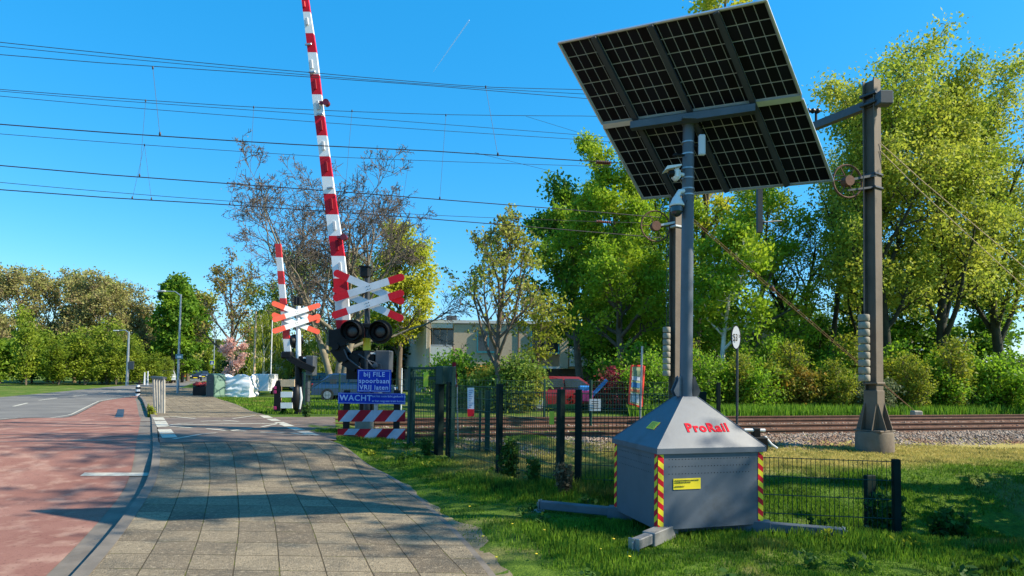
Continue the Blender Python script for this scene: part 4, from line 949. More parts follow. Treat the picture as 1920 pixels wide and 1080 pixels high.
wire([(192, 327), (646, 360), (1052, 392), (1240, 408)], YB, .014, 'overhead contact wire passing through the top of the bare plane tree')
wire([(192, 370), (428, 384), (750, 406), (1024, 428), (1240, 446)], YC, .015, 'lowest overhead contact wire, crossing the middle of the bare plane tree')
wire([(594, 388), (778, 402), (1024, 412), (1125, 416), (1215, 418)], YC, .008, 'thin anchoring wire ending in a brown insulator before the green trees')
def droppers(lst, lab):
    for (a, b, c_, d, Y0) in lst:
        A_ = at(a, b, wY(a, Y0)); B_ = at(c_, d, wY(c_, Y0)); mb = MB(); mb.cyl(Vector((0, 0, 0)), B_-A_, .0042, n=4); mb.ell(B_-A_+UP*.03, (.025, .025, .05), 6, 4); mb.ell((0, 0, 0), (.02, .02, .04), 6, 4)
        o = mb.build('dropper_wire', mwire); o.location = A_; tag(o, 'thin vertical dropper wire hanging between two overhead wires', 'dropper wire', 'dropper wires of the overhead line')
droppers([(286.6, 127, 299.8, 254, YA), (273, 189, 261.5, 331, YB), (271, 272, 248, 373, YC), (271, 272, 284, 375, YC), (475.7, 201, 468, 347, YB), (453.5, 279, 430.8, 384, YC), (660, 208, 647, 360, YB), (766.5, 302, 751, 406, YC), (836, 216, 824.6, 373.5, YB), (910.7, 163, 933.4, 291.7, YA)], '')
for (a, b, c_, d) in ((986, 218, 1090, 250), (890, 286, 1055, 326)):
    A_ = at(a, b, wY(a, YB)); B_ = at(c_, d, wY(c_, YB)); mb = MB(); mb.cyl(Vector(), B_-A_, .005, n=4); o = mb.build('stay_wire', mwire); o.location = A_; tag(o, 'thin oblique stay wire branching off the '+('dropper-carrying wire' if b < 250 else 'thick upper contact wire'), 'stay wire')
mins = plain('brown_insulator', (.16, .04, .02), .35, 0, .2, 5)
for (a, b, Y0, lab) in ((1130, 416, YC, 'brown ribbed insulator at the end of the lower anchoring wire'), (1130, 305, YA, 'brown ribbed insulator on the thick wire left of the solar panel edge')):
    A_ = at(a-13, b-1, wY(a, Y0)); B_ = at(a+15, b+1, wY(a, Y0)); mb = MB(); n_ = 17; mb.tube([(B_-A_)*(k/(n_-1)) for k in range(n_)], [.03 if k % 2 == 0 else .06 for k in range(n_)], 10); o = mb.build('insulator', mins); o.location = A_; tag(o, lab, 'insulator')
# trackside cabinet right of the box
p = at(1422, 825, 13.2); TC = thing('trackside_box', (p.x, 13.2, 0), 'black trackside box with a white pipe on top, half hidden behind the steel box lid', 'trackside box')
mb = MB(); mb.bbox((p.x-.10, 13.2, .18), (.5, .3, .36), .02); mb.build('casing', M['black'], TC, world=True)
mb = MB(); mb.bbox((p.x-.06, 13.2, .3), (.16, .18, .5), .02); mb.build('stem', M['black'], TC, world=True)
mb = MB(); mb.cyl((p.x-.32, 13.15, .50), (p.x+.12, 13.15, .50), .035, n=12); mb.tube([(p.x+.10, 13.1, .38), (p.x+.22, 13.05, .22), (p.x+.32, 13.0, .14)], .02, 8); mb.build('pipe', M['white'], TC, smooth=True, world=True)
# dark post behind the lid and small cabinet under the left barrier
p = at(1347, 770, 21); mb = MB(); mb.bbox((p.x, 21, .75), (.12, .12, 1.4), .01); tag(mb.build('fence_post', M['fgreen']), 'dark green square post by the hedge just right of the tower mast', 'post')
#PART4
# ------------------------------------------------------------------ street furniture on the left
bx0 = GT(299, 777); SF = thing('kerb_railing', (bx0.x, bx0.y, bx0.z), 'grey slatted railing seen edge-on beside the red cycle track', 'railing')
mg_ = plain('grey_weathered_timber', (.34, .32, .28), .85, 0, .2, 6, .3)
Yr = bx0.y
for k in range(5):
    a = at(291+k*4.1, 768+k*2.4, Yr+.9-k*.22); b = at(287.5+k*5.0, 706+k*.8, Yr+.9-k*.22); mb = MB(); mb.bar(a-UP*.1, b, .055, .07, up=(0, 1, 0)); mb.build('slat', mg_, SF, world=True)
mb = MB(); a = at(286, 707, Yr+.95); b = at(309, 709, Yr+.0); mb.bar(a, b, .12, .07); mb.build('top_rail', M['mgrey'], SF, world=True)
def lamp(px, pyb, pyt, arm, lab, hd=1, r=.085):
    g_ = GT(px, pyb); Y = g_.y; t = thing('street_lamp', g_, lab, 'street lamp'); top = at(px+4*(1 if px < 960 else 0), pyt, Y)
    top = Vector((g_.x, g_.y, top.z)); mb = MB(); mb.cyl(g_-UP*.1, top, r, r*.6, 12); mb.build('pole', M['galv'], t, smooth=True, world=True)
    e_ = at(arm[0], arm[1], Y); mb = MB(); mb.tube([top-UP*.1, top+(e_-top)*.3+UP*.12, e_], [r*.5, r*.4, r*.35], 8); mb.build('arm', M['galv'], t, smooth=True, world=True)
    mb = MB(); mb.bbox(e_, (.55, .2, .10), .03); mb.build('lamp_head', M['lgrey'], t, world=True); return t, Y
t, Y = lamp(333, 738, 552, (303, 546), 'tallest street lamp, slim grey pole with a blue-grey sign low on it')
mb = MB(); mb.bbox(at(336, 668.5, Y-.15), (.46, .03, .30), .01); mb.build('sign_plate', plain('teal_sign', (.10, .22, .26), .5), t, world=True)
mb = MB(); mb.add([at(332, 671, Y-.18), at(340, 671, Y-.18), at(340, 667, Y-.18), at(332, 667, Y-.18)], [(0, 1, 2, 3)]); mb.build('print', M['white'], t, world=True)
t, Y = lamp(238, 722, 622, (218, 620), 'street lamp with a short arm in front of the tan bare trees', r=.14)
mb = MB(); mb.bbox(at(246, 685, Y-.1), (.55, .04, .8), .05); mb.build('sign_plate', M['mgrey'], t, world=True)
t, Y = lamp(400, 712, 610, (418, 607), 'distant street lamp carrying the yellow-bordered pedestrian crossing sign', r=.10)
mb = MB(); mb.bbox(at(397.5, 680, Y-.2), (.92, .04, .92), .02); ps = mb.build('crossing_sign', plain('fluorescent_yellow', (.62, .80, .04), .5), t, world=True)
mb = MB(); mb.bbox(at(397.5, 680, Y-.24), (.62, .02, .62), .01); mb.build('blue_panel', M['blue'], ps, world=True)
mb = MB(); mb.prism([at(394.3, 683.4, Y-.27), at(400.7, 683.4, Y-.27), at(397.5, 676.5, Y-.27)], (0, .005, 0)); mb.build('white_triangle', M['white'], ps, world=True)
def pole(px, yb, yt, r, mat, lab, nm='pole', Y=None, cat='pole', **kw):
    g_ = GT(px, yb); Y = Y or g_.y; p = at(px, (yb+yt)/2, Y); mb = MB(); h = at(px, yt, Y).z; z0 = ztf(p.x, Y); mb.tube([(0, 0, -.1), (0, 0, (h-z0)*.5), (0, 0, h-z0)], [r, r*.85, r*.6], 8); o = mb.build(nm, mat); o.location = (p.x, Y, z0); tag(o, lab, cat, **kw); return o
pole(478, 720, 584, .09, M['wood'], 'tall pale timber pole rising from behind the white bulk bag', Y=42)
pole(509, 720, 600, .05, M['white'], 'thin white pole left of the far barrier, in front of the birches', Y=44)
pole(277, 718, 696, .10, M['lgrey'], 'short grey post by the far road edge, left of the light parked car', nm='post', Y=62)
pole(271, 718, 698, .10, M['lgrey'], 'shorter grey post standing at the verge just left of its twin', nm='post', Y=64)
pole(753, 760, 690, .03, M['white'], 'thin white post with a small white box behind the signal', nm='post', Y=22.5)
o = pole(259, 740, 717.5, .13, M['white'], 'black and white banded bollard at the edge of the road', nm='bollard', cat='bollard')
Yb = o.location.y
for k in range(3): mb = MB(); mb.cyl((0, 0, .08+k*.27), (0, 0, .19+k*.27), .136, n=14); mb.build('black_band', M['black'], o)
mb = MB(); a = G(224, 778, -.0); tag_ = None
# small dark dash mark on the cycle track
mk = MB(); q0 = GT(224.5, 781); q1 = GT(228.5, 764); drape(mk, (q0+Vector((-.16, 0, 0)), q0+Vector((.10, 0, 0)), q1+Vector((.10, 0, 0)), q1+Vector((-.16, 0, 0))), .008, 2, 3, zroad); tag(mk.build('dark_dash_mark', M['dgrey']), kind='structure')
# rounded container
Yc = 35.; c_ = at(404, 743, Yc); zc = ztf(c_.x, Yc)
RC = thing('recycling_container', (c_.x, Yc, zc), 'dark green recycling container with a rounded lid standing on the path edge', 'container')
w_, d_, h_ = .72, .66, 1.42; rz = rad(63)
mgreen2 = plain('teal_green_coating', (.055, .12, .10), .45, 0, .1, 3)
prof = [(-d_/2, 0), (d_/2, 0), (d_/2, h_*.80)] + [(d_/2*math.cos(a), h_*.80+d_/2*.62*math.sin(a)) for a in np.linspace(.2, PI-.2, 8)] + [(-d_/2, h_*.80)]
R = Matrix.Rotation(rz, 3, 'Z'); mb = MB(); mb.prism([R @ Vector((-w_/2, a, b)) for a, b in prof], R @ Vector((w_, 0, 0))); mb.build('body', mgreen2, RC)
mb = MB(); mb.prism([R @ Vector((-w_/2-.012, a*.9, b*.94+.03)) for a, b in prof], R @ Vector((.010, 0, 0))); mb.build('shaded_face', M['dgrey'], RC)  # darker sheet gives the left face its shade by colour
mb = MB()
for k in range(2): mb.box(R @ Vector((-w_/2-.02, .0, .95-k*.12)), (.008, .26-.08*k, .07), R=R)
mb.build('print', M['mgrey'], RC)
mb = MB(); mb.prism([R @ Vector((a, -d_/2-.012, b)) for a, b in ((-.30, .1), (.30, .1), (.30, 1.1), (-.30, 1.1))], R @ Vector((0, .01, 0))); mb.build('sunlit_face', plain('sunlit_pale_green', (.16, .26, .21), .4, 0, .1, 3), RC)  # paler sheet puts sunlight into the colour of the right face
c_ = at(379, 741, Yc+1.5); FBX = thing('planter', (c_.x, Yc+1.5, ztf(c_.x, Yc+1.5)), 'dark box heaped with red material, just left of the dark green container', 'planter')
mb = MB(); mb.bbox((0, 0, .28), (.8, .7, .56), .03); mb.build('box', M['black'], FBX)
r = np.random.default_rng(8); mb = MB()
for k in range(26): a = r.uniform(-.38, .38); b = r.uniform(-.32, .32); mb.ell((a, b, .60+r.uniform(0, .18)), (.11, .11, .09), 7, 5)
mb.build('red_heap', plain('deep_red_heap', (.30, .03, .03), .8, 0, .4, 6), FBX, smooth=True)
# white bulk bag
c_ = at(452, 746, 36); BB = thing('bulk_bag', (c_.x, 36, ztf(c_.x, 36)), 'crumpled white bulk bag on the grass beside the container', 'bulk bag')
from mathutils import noise as mnoise
mb = MB(); nu, nv = 40, 22; V = []
for j in range(nv+1):
    for i in range(nu):
        a = 2*PI*i/nu; z = j/nv; sq = .84/max(abs(math.cos(a)), abs(math.sin(a)))**.92; bul = 1+.07*math.sin(z*PI)
        n_ = mnoise.noise(Vector((math.cos(a)*2.2, math.sin(a)*2.2, z*7)))*.11 + mnoise.noise(Vector((math.cos(a)*6, math.sin(a)*6, z*3)))*.05
        V.append(((.88*sq*math.cos(a))*(bul+n_), (.75*sq*math.sin(a))*(bul+n_), 1.22*z*(1+.08*math.sin(a*4+.6)*z)))
fs = [(j*nu+i, j*nu+(i+1) % nu, (j+1)*nu+(i+1) % nu, (j+1)*nu+i) for j in range(nv) for i in range(nu)]
V.append((0, 0, .98)); fs += [((nv)*nu+i, nv*nu+(i+1) % nu, len(V)-1) for i in range(nu)]
mbag = plain('white_woven_plastic', (.82, .83, .85), .6, 0, .05, 3, .3); mb.add(V, fs); mb.build('bag', mbag, BB, smooth=True)
for sx in (-.8, .75): mb = MB(); mb.tube([(sx, -.5, 1.05), (sx, -.3, 1.28), (sx*.9, .1, 1.26), (sx, .4, 1.05)], .03, 5); mb.build('loop', mbag, BB, smooth=True)
# white board trailer
c_ = at(497, 733, 40); WT = thing('panel_trailer', (c_.x, 40, ztf(c_.x, 40)), 'white box trailer with a drawbar parked behind the bulk bag', 'trailer')
mb = MB(); mb.bbox((0, 0, .78), (1.05, 1.6, 1.10), .03); mb.build('box', M['white'], WT)
for sx in (-.5, .5): mb = MB(); mb.cyl((sx-.06, 0, .24), (sx+.06, 0, .24), .24, n=18); mb.build('wheel', M['black'], WT)
mb = MB(); mb.tube([(-.4, -.8, .3), (-.75, -1.3, .25)], .03, 6); mb.build('drawbar', M['lgrey'], WT)
# ------------------------------------------------------------------ cars
mrub = plain('tyre_rubber', (.015, .015, .015), .8); mtail = plain('tail_lamp', (.35, .01, .01), .2); mhead = plain('head_lamp', (.6, .62, .65), .15)
def car(loc, rz, col, label, van=False, metal=.3):
    t = thing('parked_car', loc, label, 'car', 'cars parked or driving beyond the crossing', rz)
    paint = plain('car_paint', col, .25, metal, .05, 2, coat=.5)
    L, W, H = 4.3, 1.74, 1.46 if not van else 1.8
    prof = [(-2.12, .30), (-2.15, .62), (-2.05, .90), (-1.75, .96), (-1.30, H-.06), (-.9, H), (.45, H-.01), (1.15, .98), (1.90, .86), (2.12, .68), (2.15, .32)]
    V = []; fs = []; n = len(prof)
    for y, k in ((-W/2, 0), (-W/2*.97, 1), (W/2*.97, 1), (W/2, 0)): pass
    for s_ in (-1, 1):
        for x, z in prof:
            tum = 1 - .22*max(0, z-.95)/(H-.95); V.append((x, s_*W/2*tum, z))
    for i in range(n-1): fs.append((i, i+1, n+i+1, n+i))
    fs.append(tuple(range(n))[::-1]); fs.append(tuple(range(n, 2*n))); fs.append((n-1, 0, n, 2*n-1))
    body = MB().add(V, fs).build('body', paint, t, smooth=False)
    for s_ in (-1, 1):
        def sp(x, z, e=.006): tum = 1 - .22*max(0, z-.95)/(H-.95); return (x, s_*(W/2*tum+e), z)
        mb = MB(); P = [sp(-1.55, 1.0), sp(-.28, 1.0), sp(-.28, H-.10), sp(-1.12, H-.12)]; mb.add(P, [(0, 1, 2, 3)]); P = [sp(-.20, 1.0), sp(1.0, 1.0), sp(.42, H-.10), sp(-.20, H-.10)]; mb.add(P, [(0, 1, 2, 3)]); mb.build('side_window', M['glass'], t)
    mb = MB(); mb.add([(1.10, -.72, 1.02), (1.10, .72, 1.02), (.52, .62, H-.05), (.52, -.62, H-.05)], [(0, 1, 2, 3)])
    for i in range(4): x, y, z = mb.v[i]; mb.v[i] = (x+.03, y, z+.02)
    mb.build('windscreen', M['glass'], t)
    mb = MB(); mb.add([(-1.72, -.70, 1.0), (-1.72, .70, 1.0), (-1.33, .62, H-.10), (-1.33, -.62, H-.10)], [(0, 1, 2, 3)])
    for i in range(4): x, y, z = mb.v[i]; mb.v[i] = (x-.035, y, z+.01)
    mb.build('rear_window', M['glass'], t)
    for x in (-1.32, 1.36):
        for s_ in (-1, 1):
            mb = MB(); mb.cyl((x, s_*.70, .32), (x, s_*.885, .32), .32, n=22); wh = mb.build('wheel', mrub, t); mb = MB(); mb.cyl((x, s_*.88, .32), (x, s_*.895, .32), .20, n=14); mb.build('rim', M['galv'], wh)
    for s_ in (-1, 1):
        mb = MB(); mb.bbox((2.12, s_*.64, .68), (.08, .32, .14), .02); mb.build('headlight', mhead, t); mb = MB(); mb.bbox((-2.13, s_*.66, .80), (.06, .26, .18), .02); mb.build('tail_light', mtail, t)
    mb = MB(); mb.bbox((2.16, 0, .45), (.03, .52, .11), .005); mb.build('number_plate', M['yellow'], t)
    mb = MB(); mb.bbox((2.14, 0, .55), (.03, .9, .10), .01); mb.build('grille', M['black'], t)
    return t
def carat(px, Y, rz, col, label, **k): p = at(px, 700, Y); return car((p.x, Y, ztf(p.x, Y)), rz, col, label, **k)
carat(366, 92, rad(-62), (.02, .025, .045), 'dark blue car driving towards the camera on the distant road')
carat(381, 112, rad(-62), (.05, .06, .09), 'blue-grey car behind the dark blue car on the distant road')
carat(314, 76, rad(-60), (.55, .58, .62), 'light silver car standing beside the road behind the slatted railing')
carat(345, 118, rad(-50), (.55, .03, .02), 'bright red car far down the road left of the dark blue car')
carat(520, 52, rad(10), (.03, .03, .035), 'black car parked left of the far barrier, behind the white trailer')
carat(668, 33, rad(6), (.03, .07, .14), 'blue car parked beyond the tracks behind the blue signs')
carat(618, 44, rad(-20), (.03, .03, .04), 'dark car parked in front of the dark hedge, between the two barriers')
carat(1056, 26.5, rad(15), (.22, .015, .02), 'red car parked behind the far fence below the white balcony')
p = at(601, 700, 48); carat(596, 50, rad(0), (.06, .14, .07), 'green car parked between the far barrier and the plane tree trunk')
# blue cradle and playground slide beyond fence
p = at(1118, 745, 25); t = thing('play_slide', (p.x, 25, .12), 'small blue and magenta play slide behind the far fence', 'slide'); mblue = plain('bright_blue_plastic', (.03, .20, .55), .4); mmag = plain('magenta_plastic', (.35, .02, .16), .4)
mb = MB(); mb.bar(at(1102, 750, 25), at(1138, 712, 25), .14, .06, up=(0, 1, 0)); mb.build('chute', mblue, t, world=True)
mb = MB(); mb.bbox(at(1098, 742, 25.1), (.55, .5, .5), .06); mb.build('base', mmag, t, world=True)
mb = MB(); mb.bbox(at(1096, 730, 25.1), (.5, .45, .3), .06); mb.build('seat', mblue, t, world=True)
# notices on the far fence
plate('sign_plate', 541, 711, 567, 720.5, 21.0, plain('pale_blue_sign', (.22, .42, .55), .5), 'pale blue and white plate on the far fence beside the far barrier', 'sign')
plate('sign_plate', 619, 711, 631, 720, 21.4, M['mgrey'], 'small grey plate on the far fence left of the blue signs', 'sign')
# ------------------------------------------------------------------ apartment building
mbr = plain('beige_brick', (.62, .49, .35), .9, 0, .12, 12, .2); mgab = plain('grey_brown_gable', (.62, .60, .59), .9, 0, .08, 6, .2); mteal = plain('teal_window_frame', (.03, .22, .28), .5); mwh = plain('white_cladding', (.74, .73, .70), .6, 0, .06, 3)
sb_ = 50/F; YBd = 50.; A_ = at(799, 700, YBd); AB = thing('apartment_building', (A_.x, YBd, .1), 'low beige flat-roofed apartment building with white fascia and balconies behind the trees', 'building')
X = lambda px: at(px, 650, YBd).x
Z = lambda py: EYE + (704-py)*sb_
def slab(name, x0, x1, z0, z1, y0, y1, mat, parent=AB): mb = MB(); mb.box(((x0+x1)/2, (y0+y1)/2, (z0+z1)/2), (abs(x1-x0), abs(y1-y0), abs(z1-z0))); return mb.build(name, mat, parent, world=True)
zr = Z(602); g_ = -3.0
# gable end (slanting back to the left)
gA = Vector((X(799.5), YBd, 0)); gB = gA+Vector((-3.1, 6.3, 0)); nvec = Vector((.22, .11, 0))
mb = MB(); mb.prism([gA+UP*.1, gB+UP*.1, gB+UP*zr, gA+UP*zr], nvec); mb.build('gable_wall', mgab, AB, world=True)
mb = MB(); q = gA+(gB-gA)*.70; dd = (gB-gA).normalized(); nn2 = Vector((-.9, -.44, 0))*.03
mb.prism([q+nn2+UP*Z(657), q+dd*.45+nn2+UP*Z(657), q+dd*.45+nn2+UP*Z(628), q+nn2+UP*Z(628)], (.02, .01, 0)); mb.build('window', M['glass'], AB, world=True)
Xe = X(1740)
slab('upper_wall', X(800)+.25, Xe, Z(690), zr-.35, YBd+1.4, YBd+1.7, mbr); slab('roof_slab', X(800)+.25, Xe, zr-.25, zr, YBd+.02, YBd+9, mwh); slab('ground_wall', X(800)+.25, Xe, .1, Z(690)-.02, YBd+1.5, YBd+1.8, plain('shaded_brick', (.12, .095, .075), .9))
slab('wall_edge', X(800)+.0, X(806), .1, zr-.26, YBd+.01, YBd+1.3, mbr)
for (a, b) in ((850, 995), (1050, 1066), (1132, 1185), (1240, 1330), (1430, 1500), (1610, 1640)): slab('brick_bay', X(a), X(b), Z(690), zr-.30, YBd+.15, YBd+1.38, mbr)
for (a, b) in ((807, 848), (1068, 1130), (1190, 1236), (1335, 1425), (1505, 1604)):
    slab('balcony', X(a), X(b), Z(686), Z(652), YBd-.15, YBd+.0, mwh)
    o = slab('balcony_rail', X(a), X(b), Z(651), Z(649), YBd-.12, YBd-.05, M['lgrey'])
    w_ = slab('window', X(a)+.05, X(b)-.05, Z(650), Z(618), YBd+1.30, YBd+1.38, M['glass']); slab('fascia', X(a), X(b), Z(617), zr-.26, YBd+.1, YBd+.2, mwh)
    for f_ in (0, .33, .66, .98): xx = X(a)+(X(b)-X(a))*f_; mb = MB(); mb.box((xx+.03, YBd+1.27, (Z(650)+Z(618))/2), (.08, .05, Z(618)-Z(650))); mb.build('frame', M['lgrey'], w_, world=True)
for (a, b) in ((895, 935), (996, 1048), (1140, 1180)):
    w_ = slab('window', X(a), X(b), Z(660), Z(620), YBd+.08, YBd+.14, M['glass'])
    for xx in (X(a), (X(a)+X(b))/2, X(b)): mb = MB(); mb.box((xx, YBd+.06, (Z(660)+Z(620))/2), (.10, .06, Z(620)-Z(660))); mb.build('frame', mteal, w_, world=True)
    mb = MB(); mb.box(((X(a)+X(b))/2, YBd+.06, Z(660)-.06), (X(b)-X(a)+.1, .07, .16)); mb.build('sill', mteal, w_, world=True)
slab('canopy', X(985), X(1050), Z(691), Z(687), YBd-.5, YBd+.14, mwh); slab('downpipe', X(971), X(972.5), .2, zr-.3, YBd+.08, YBd+.14, M['rust'])
slab('door', X(1010), X(1014), .2, Z(693), YBd+1.42, YBd+1.49, mteal)
slab('roof_box', X(826), X(846), zr, zr+.75, YBd+4, YBd+5, M['mgrey'])
#PART5
# ------------------------------------------------------------------ trees
def nrm(v): return v/(np.linalg.norm(v)+1e-9)
def skel(rng, H, r0, q):
    segs = []; anch = []; lv = q.get('lv', 3)
    nb = q.get('nb', (16, 6, 4)); ang = q.get('ang', (55, 45, 45)); ln = q.get('ln', (.40, .5, .5)); up = q.get('up', (.02, .10, .06, .03)); jit = q.get('jit', (.05, .13, .18, .22)); ns = q.get('ns', (9, 6, 4, 3)); st = q.get('start', .28)
    prof = q.get('prof', lambda u: 1.0 - .62*abs(u-.35)**1.3)
    def br(p, d, L, r, l):
        n = ns[min(l, len(ns)-1)]; P = [p]; Dv = [d]; R_ = [r]
        for i in range(n):
            d = nrm(d + rng.normal(0, jit[min(l, 3)], 3) + np.array([0, 0, up[min(l, 3)]])); p = p + d*L/n
            P.append(p); Dv.append(d); R_.append(r*(1-.80*(i+1)/n) if l > 0 else r*(1-.84*(i+1)/n)); segs.append((P[-2], p, R_[-2], R_[-1], l))
        if l >= lv-1:
            m_ = 2 if l == lv-1 else 4
            for k in range(m_): f = rng.uniform(.25, 1)*n; i = min(int(f), n-1); anch.append((P[i]+(P[i+1]-P[i])*(f-i), Dv[i+1]))
            anch.append((P[-1], Dv[-1]))
        if l < lv:
            k = nb[min(l, len(nb)-1)]; ga_ = rng.uniform(0, 6.28)
            for c in range(k):
                u = (st + (1-st)*((c+rng.uniform(0, .8))/k)) if l == 0 else rng.uniform(.22, .98)
                f = u*n; i = min(int(f), n-1); o_ = P[i]+(P[i+1]-P[i])*(f-i); dd = Dv[i+1]; rr = R_[i]+(R_[i+1]-R_[i])*(f-i)
                ga_ += 2.4+rng.uniform(-.5, .5); x = nrm(np.cross(dd, [.31, .77, .2] if abs(dd[2]) > .8 else [0, 0, 1])); y = np.cross(dd, x)
                a = rad(ang[min(l, len(ang)-1)]*rng.uniform(.7, 1.2)); lat = x*math.cos(ga_)+y*math.sin(ga_)
                uu = (u-st)/(1-st); LL = L*ln[min(l, len(ln)-1)]*rng.uniform(.7, 1.15)*(prof(uu) if l == 0 else (1.1-.55*u))
                br(o_, nrm(dd*math.cos(a)+lat*math.sin(a)), LL, min(rr*.72, r*.5)*(.6+.4*LL/(L*ln[min(l, len(ln)-1)]+1e-6)), l+1)
    for k, (dx, dy, hs_) in enumerate(q.get('stems', [(0, 0, 1)])):
        br(np.array([dx*.12, dy*.12, -.15]), nrm(np.array([dx, dy, 1.])), H*q.get('trunkf', .92)*hs_, r0*(1 if k == 0 else .75), 0)
    return segs, anch
def tubes_np(segs, minr):
    V = []; Fc = []; b = 0; out = {}
    for big in (0, 1):
        s_ = [s for s in segs if (s[4] <= 1) == bool(big)]
        if not s_: continue
        n = 7 if big else 3; A = np.array([s[0] for s in s_]); B = np.array([s[1] for s in s_]); r = np.array([[max(s[2], minr), max(s[3], minr)] for s in s_])
        v, f = wires_np(list(zip(A, B)), r, n); V.append(v); Fc.append(f+b); b += len(v)
    return np.concatenate(V), np.concatenate(Fc)
def leaves_np(rng, anch, n, size, sig, droop=0., flat=0.):
    A = np.array([a[0] for a in anch]); k = rng.integers(0, len(A), n); c = A[k] + rng.normal(0, sig, (n, 3))*np.array([1, 1, .75])
    if droop: c[:, 2] -= rng.random(n)**1.3*droop; 
    a = rng.normal(0, 1, (n, 3)); a[:, 2] *= (1-flat); a /= np.linalg.norm(a, axis=1)[:, None]
    b = rng.normal(0, 1, (n, 3)); b -= a*(a*b).sum(1)[:, None]; b /= np.linalg.norm(b, axis=1)[:, None]
    s = size*rng.uniform(.55, 1.25, (n, 1)); a *= s*.62; b *= s*.36
    if droop: a = np.stack([rng.normal(0, .25, n), rng.normal(0, .25, n), -np.ones(n)], 1)*s*.9; b *= .55
    V = np.stack([c-a, c+b*1.0-a*.1, c+a, c-b-a*.1], 1).reshape(-1, 3)
    return V, np.arange(4*n).reshape(n, 4)
def tree(px, Y, ptop, label, kind, mats, n, ls, group=None, q=None, r0=.2, sig=.25, droop=0., seed=1, cat='tree', name='tree', minr=.008, H=None, X=None, name2='trunk', crown='crown', zoff=0):
    rng = np.random.default_rng(seed); q = q or {}
    x = X if X is not None else at(px, 700, Y).x; z0 = ztf(x, Y) + zoff
    H = H or at(px, ptop, Y).z - z0
    t = thing(name, (x, Y, z0), label, cat, group)
    segs, anch = skel(rng, H, r0, q)
    zm = max(max(s[1][2] for s in segs), .1); sc_ = H/zm
    parts_ = [(name2, segs, mats[0])] if len(mats) < 3 else [(name2, [s for s in segs if s[4] <= 1], mats[0]), ('twigs', [s for s in segs if s[4] > 1], mats[2])]
    for nm_, sg_, mt_ in parts_: V, Fc = tubes_np(sg_, minr/sc_*1.0); V = V*np.array([q.get('wx', 1.), q.get('wx', 1.), 1])*sc_; np_mesh(nm_, V, Fc, mt_, t, True)
    if n:
        anch = [(a[0]*np.array([q.get('wx', 1.), q.get('wx', 1.), 1])*sc_, a[1]) for a in anch]
        V, Fc = leaves_np(rng, anch, n, ls, sig, droop); V[:, 2] = np.maximum(V[:, 2], .03); np_mesh(crown, V, Fc, mats[1], t)
    return t
def tcopy(src, px, Y, label, sc=1., rz=0., group=None, X=None):
    c = copy_tree(src); x = X if X is not None else at(px, 700, Y).x; c.location = (x, Y, ztf(x, Y)); c.rotation_euler = (0, 0, rz)
    s_ = sc if hasattr(sc, '__len__') else (sc, sc, sc); c.scale = s_; c['label'] = label
    if group: c['group'] = group
    elif 'group' in c: del c['group']
    return c
Lgreen = leafmat('spring_green_leaves', (.17, .30, .016), (.32, .48, .03), .5, (.36, .46, .025), .45)
Ldeep = leafmat('deep_green_leaves', (.05, .13, .012), (.16, .30, .02), .45, (.26, .40, .025), .5)
Lyel = leafmat('yellow_green_leaves', (.38, .42, .03), (.58, .56, .05), .5, (.46, .50, .04), .5)
Lwil = leafmat('willow_leaves', (.30, .36, .04), (.46, .48, .06), .5, (.24, .34, .03), .35)
Lpur = leafmat('sparse_bronze_leaves', (.20, .16, .08), (.42, .46, .05), .4, (.36, .44, .04), .4)
Ltan = leafmat('tan_buds', (.24, .22, .08), (.38, .36, .12), .35, (.26, .30, .05), .3)
Lolive = leafmat('olive_leaves', (.16, .22, .02), (.36, .38, .03), .45)
Lbirch = leafmat('birch_leaves', (.20, .26, .03), (.38, .42, .05), .45, (.14, .22, .02), .5)
Lpink = leafmat('pink_blossom', (.75, .42, .36), (.92, .66, .55), .45)
Lorg = leafmat('orange_tinted_leaves', (.18, .17, .02), (.36, .22, .03), .35, (.14, .22, .02), 1.6)
Ldark = leafmat('dark_hedge_leaves', (.012, .035, .008), (.035, .075, .012), .2)
Lcon = leafmat('feathery_conifer', (.10, .19, .03), (.24, .34, .05), .4, (.32, .30, .03), .8)
Lbud = leafmat('bud_specks', (.13, .09, .06), (.24, .18, .09), .2)
Qbare = dict(lv=4, nb=(13, 7, 5, 3), ang=(48, 45, 42, 40), ln=(.52, .55, .52, .45), up=(.02, .12, .08, .05), ns=(8, 7, 5, 3, 2), start=.22)
# big plane tree behind the crossing
tree(634, 36, 262, 'big bare plane tree with pale mottled trunk and fine twigs behind the near crossbuck', 'bare', (M['barkp'], Lbud, M['twig']), 3600, .09, q=dict(lv=4, wx=1.0, nb=(10, 8, 7, 6), ang=(46, 50, 48, 45), ln=(.66, .52, .52, .50), up=(.02, .06, .05, .03), jit=(.06, .16, .2, .24), ns=(9, 8, 6, 4, 2), start=.20, stems=[(-.06, .1, .95), (-.36, .1, .92), (.34, .2, .95)], trunkf=.85), r0=.34, sig=.12, seed=21, name='plane_tree', minr=.013)
tree(436, 47, 470, 'leaning brown-budded tree with a dark trunk behind the bulk bag', 'bare', (M['bark'], Lorg), 2600, .16, q=dict(Qbare, start=.28, ln=(.42, .5, .5, .45)), r0=.26, sig=.2, seed=5, minr=.016)
tree(500, 60, 520, 'olive budding tree between the brown-budded tree and the far barrier', 'bare', (M['bark'], Lbirch), 5200, .20, q=dict(Qbare, ln=(.46, .5, .5, .45)), r0=.2, sig=.3, seed=7, minr=.016)
tree(575, 58, 470, 'tall olive budding tree directly behind the far crossbuck', 'bare', (M['bark'], Lbirch), 6000, .20, q=dict(Qbare, ln=(.46, .5, .5, .45)), r0=.22, sig=.3, seed=8, minr=.016)
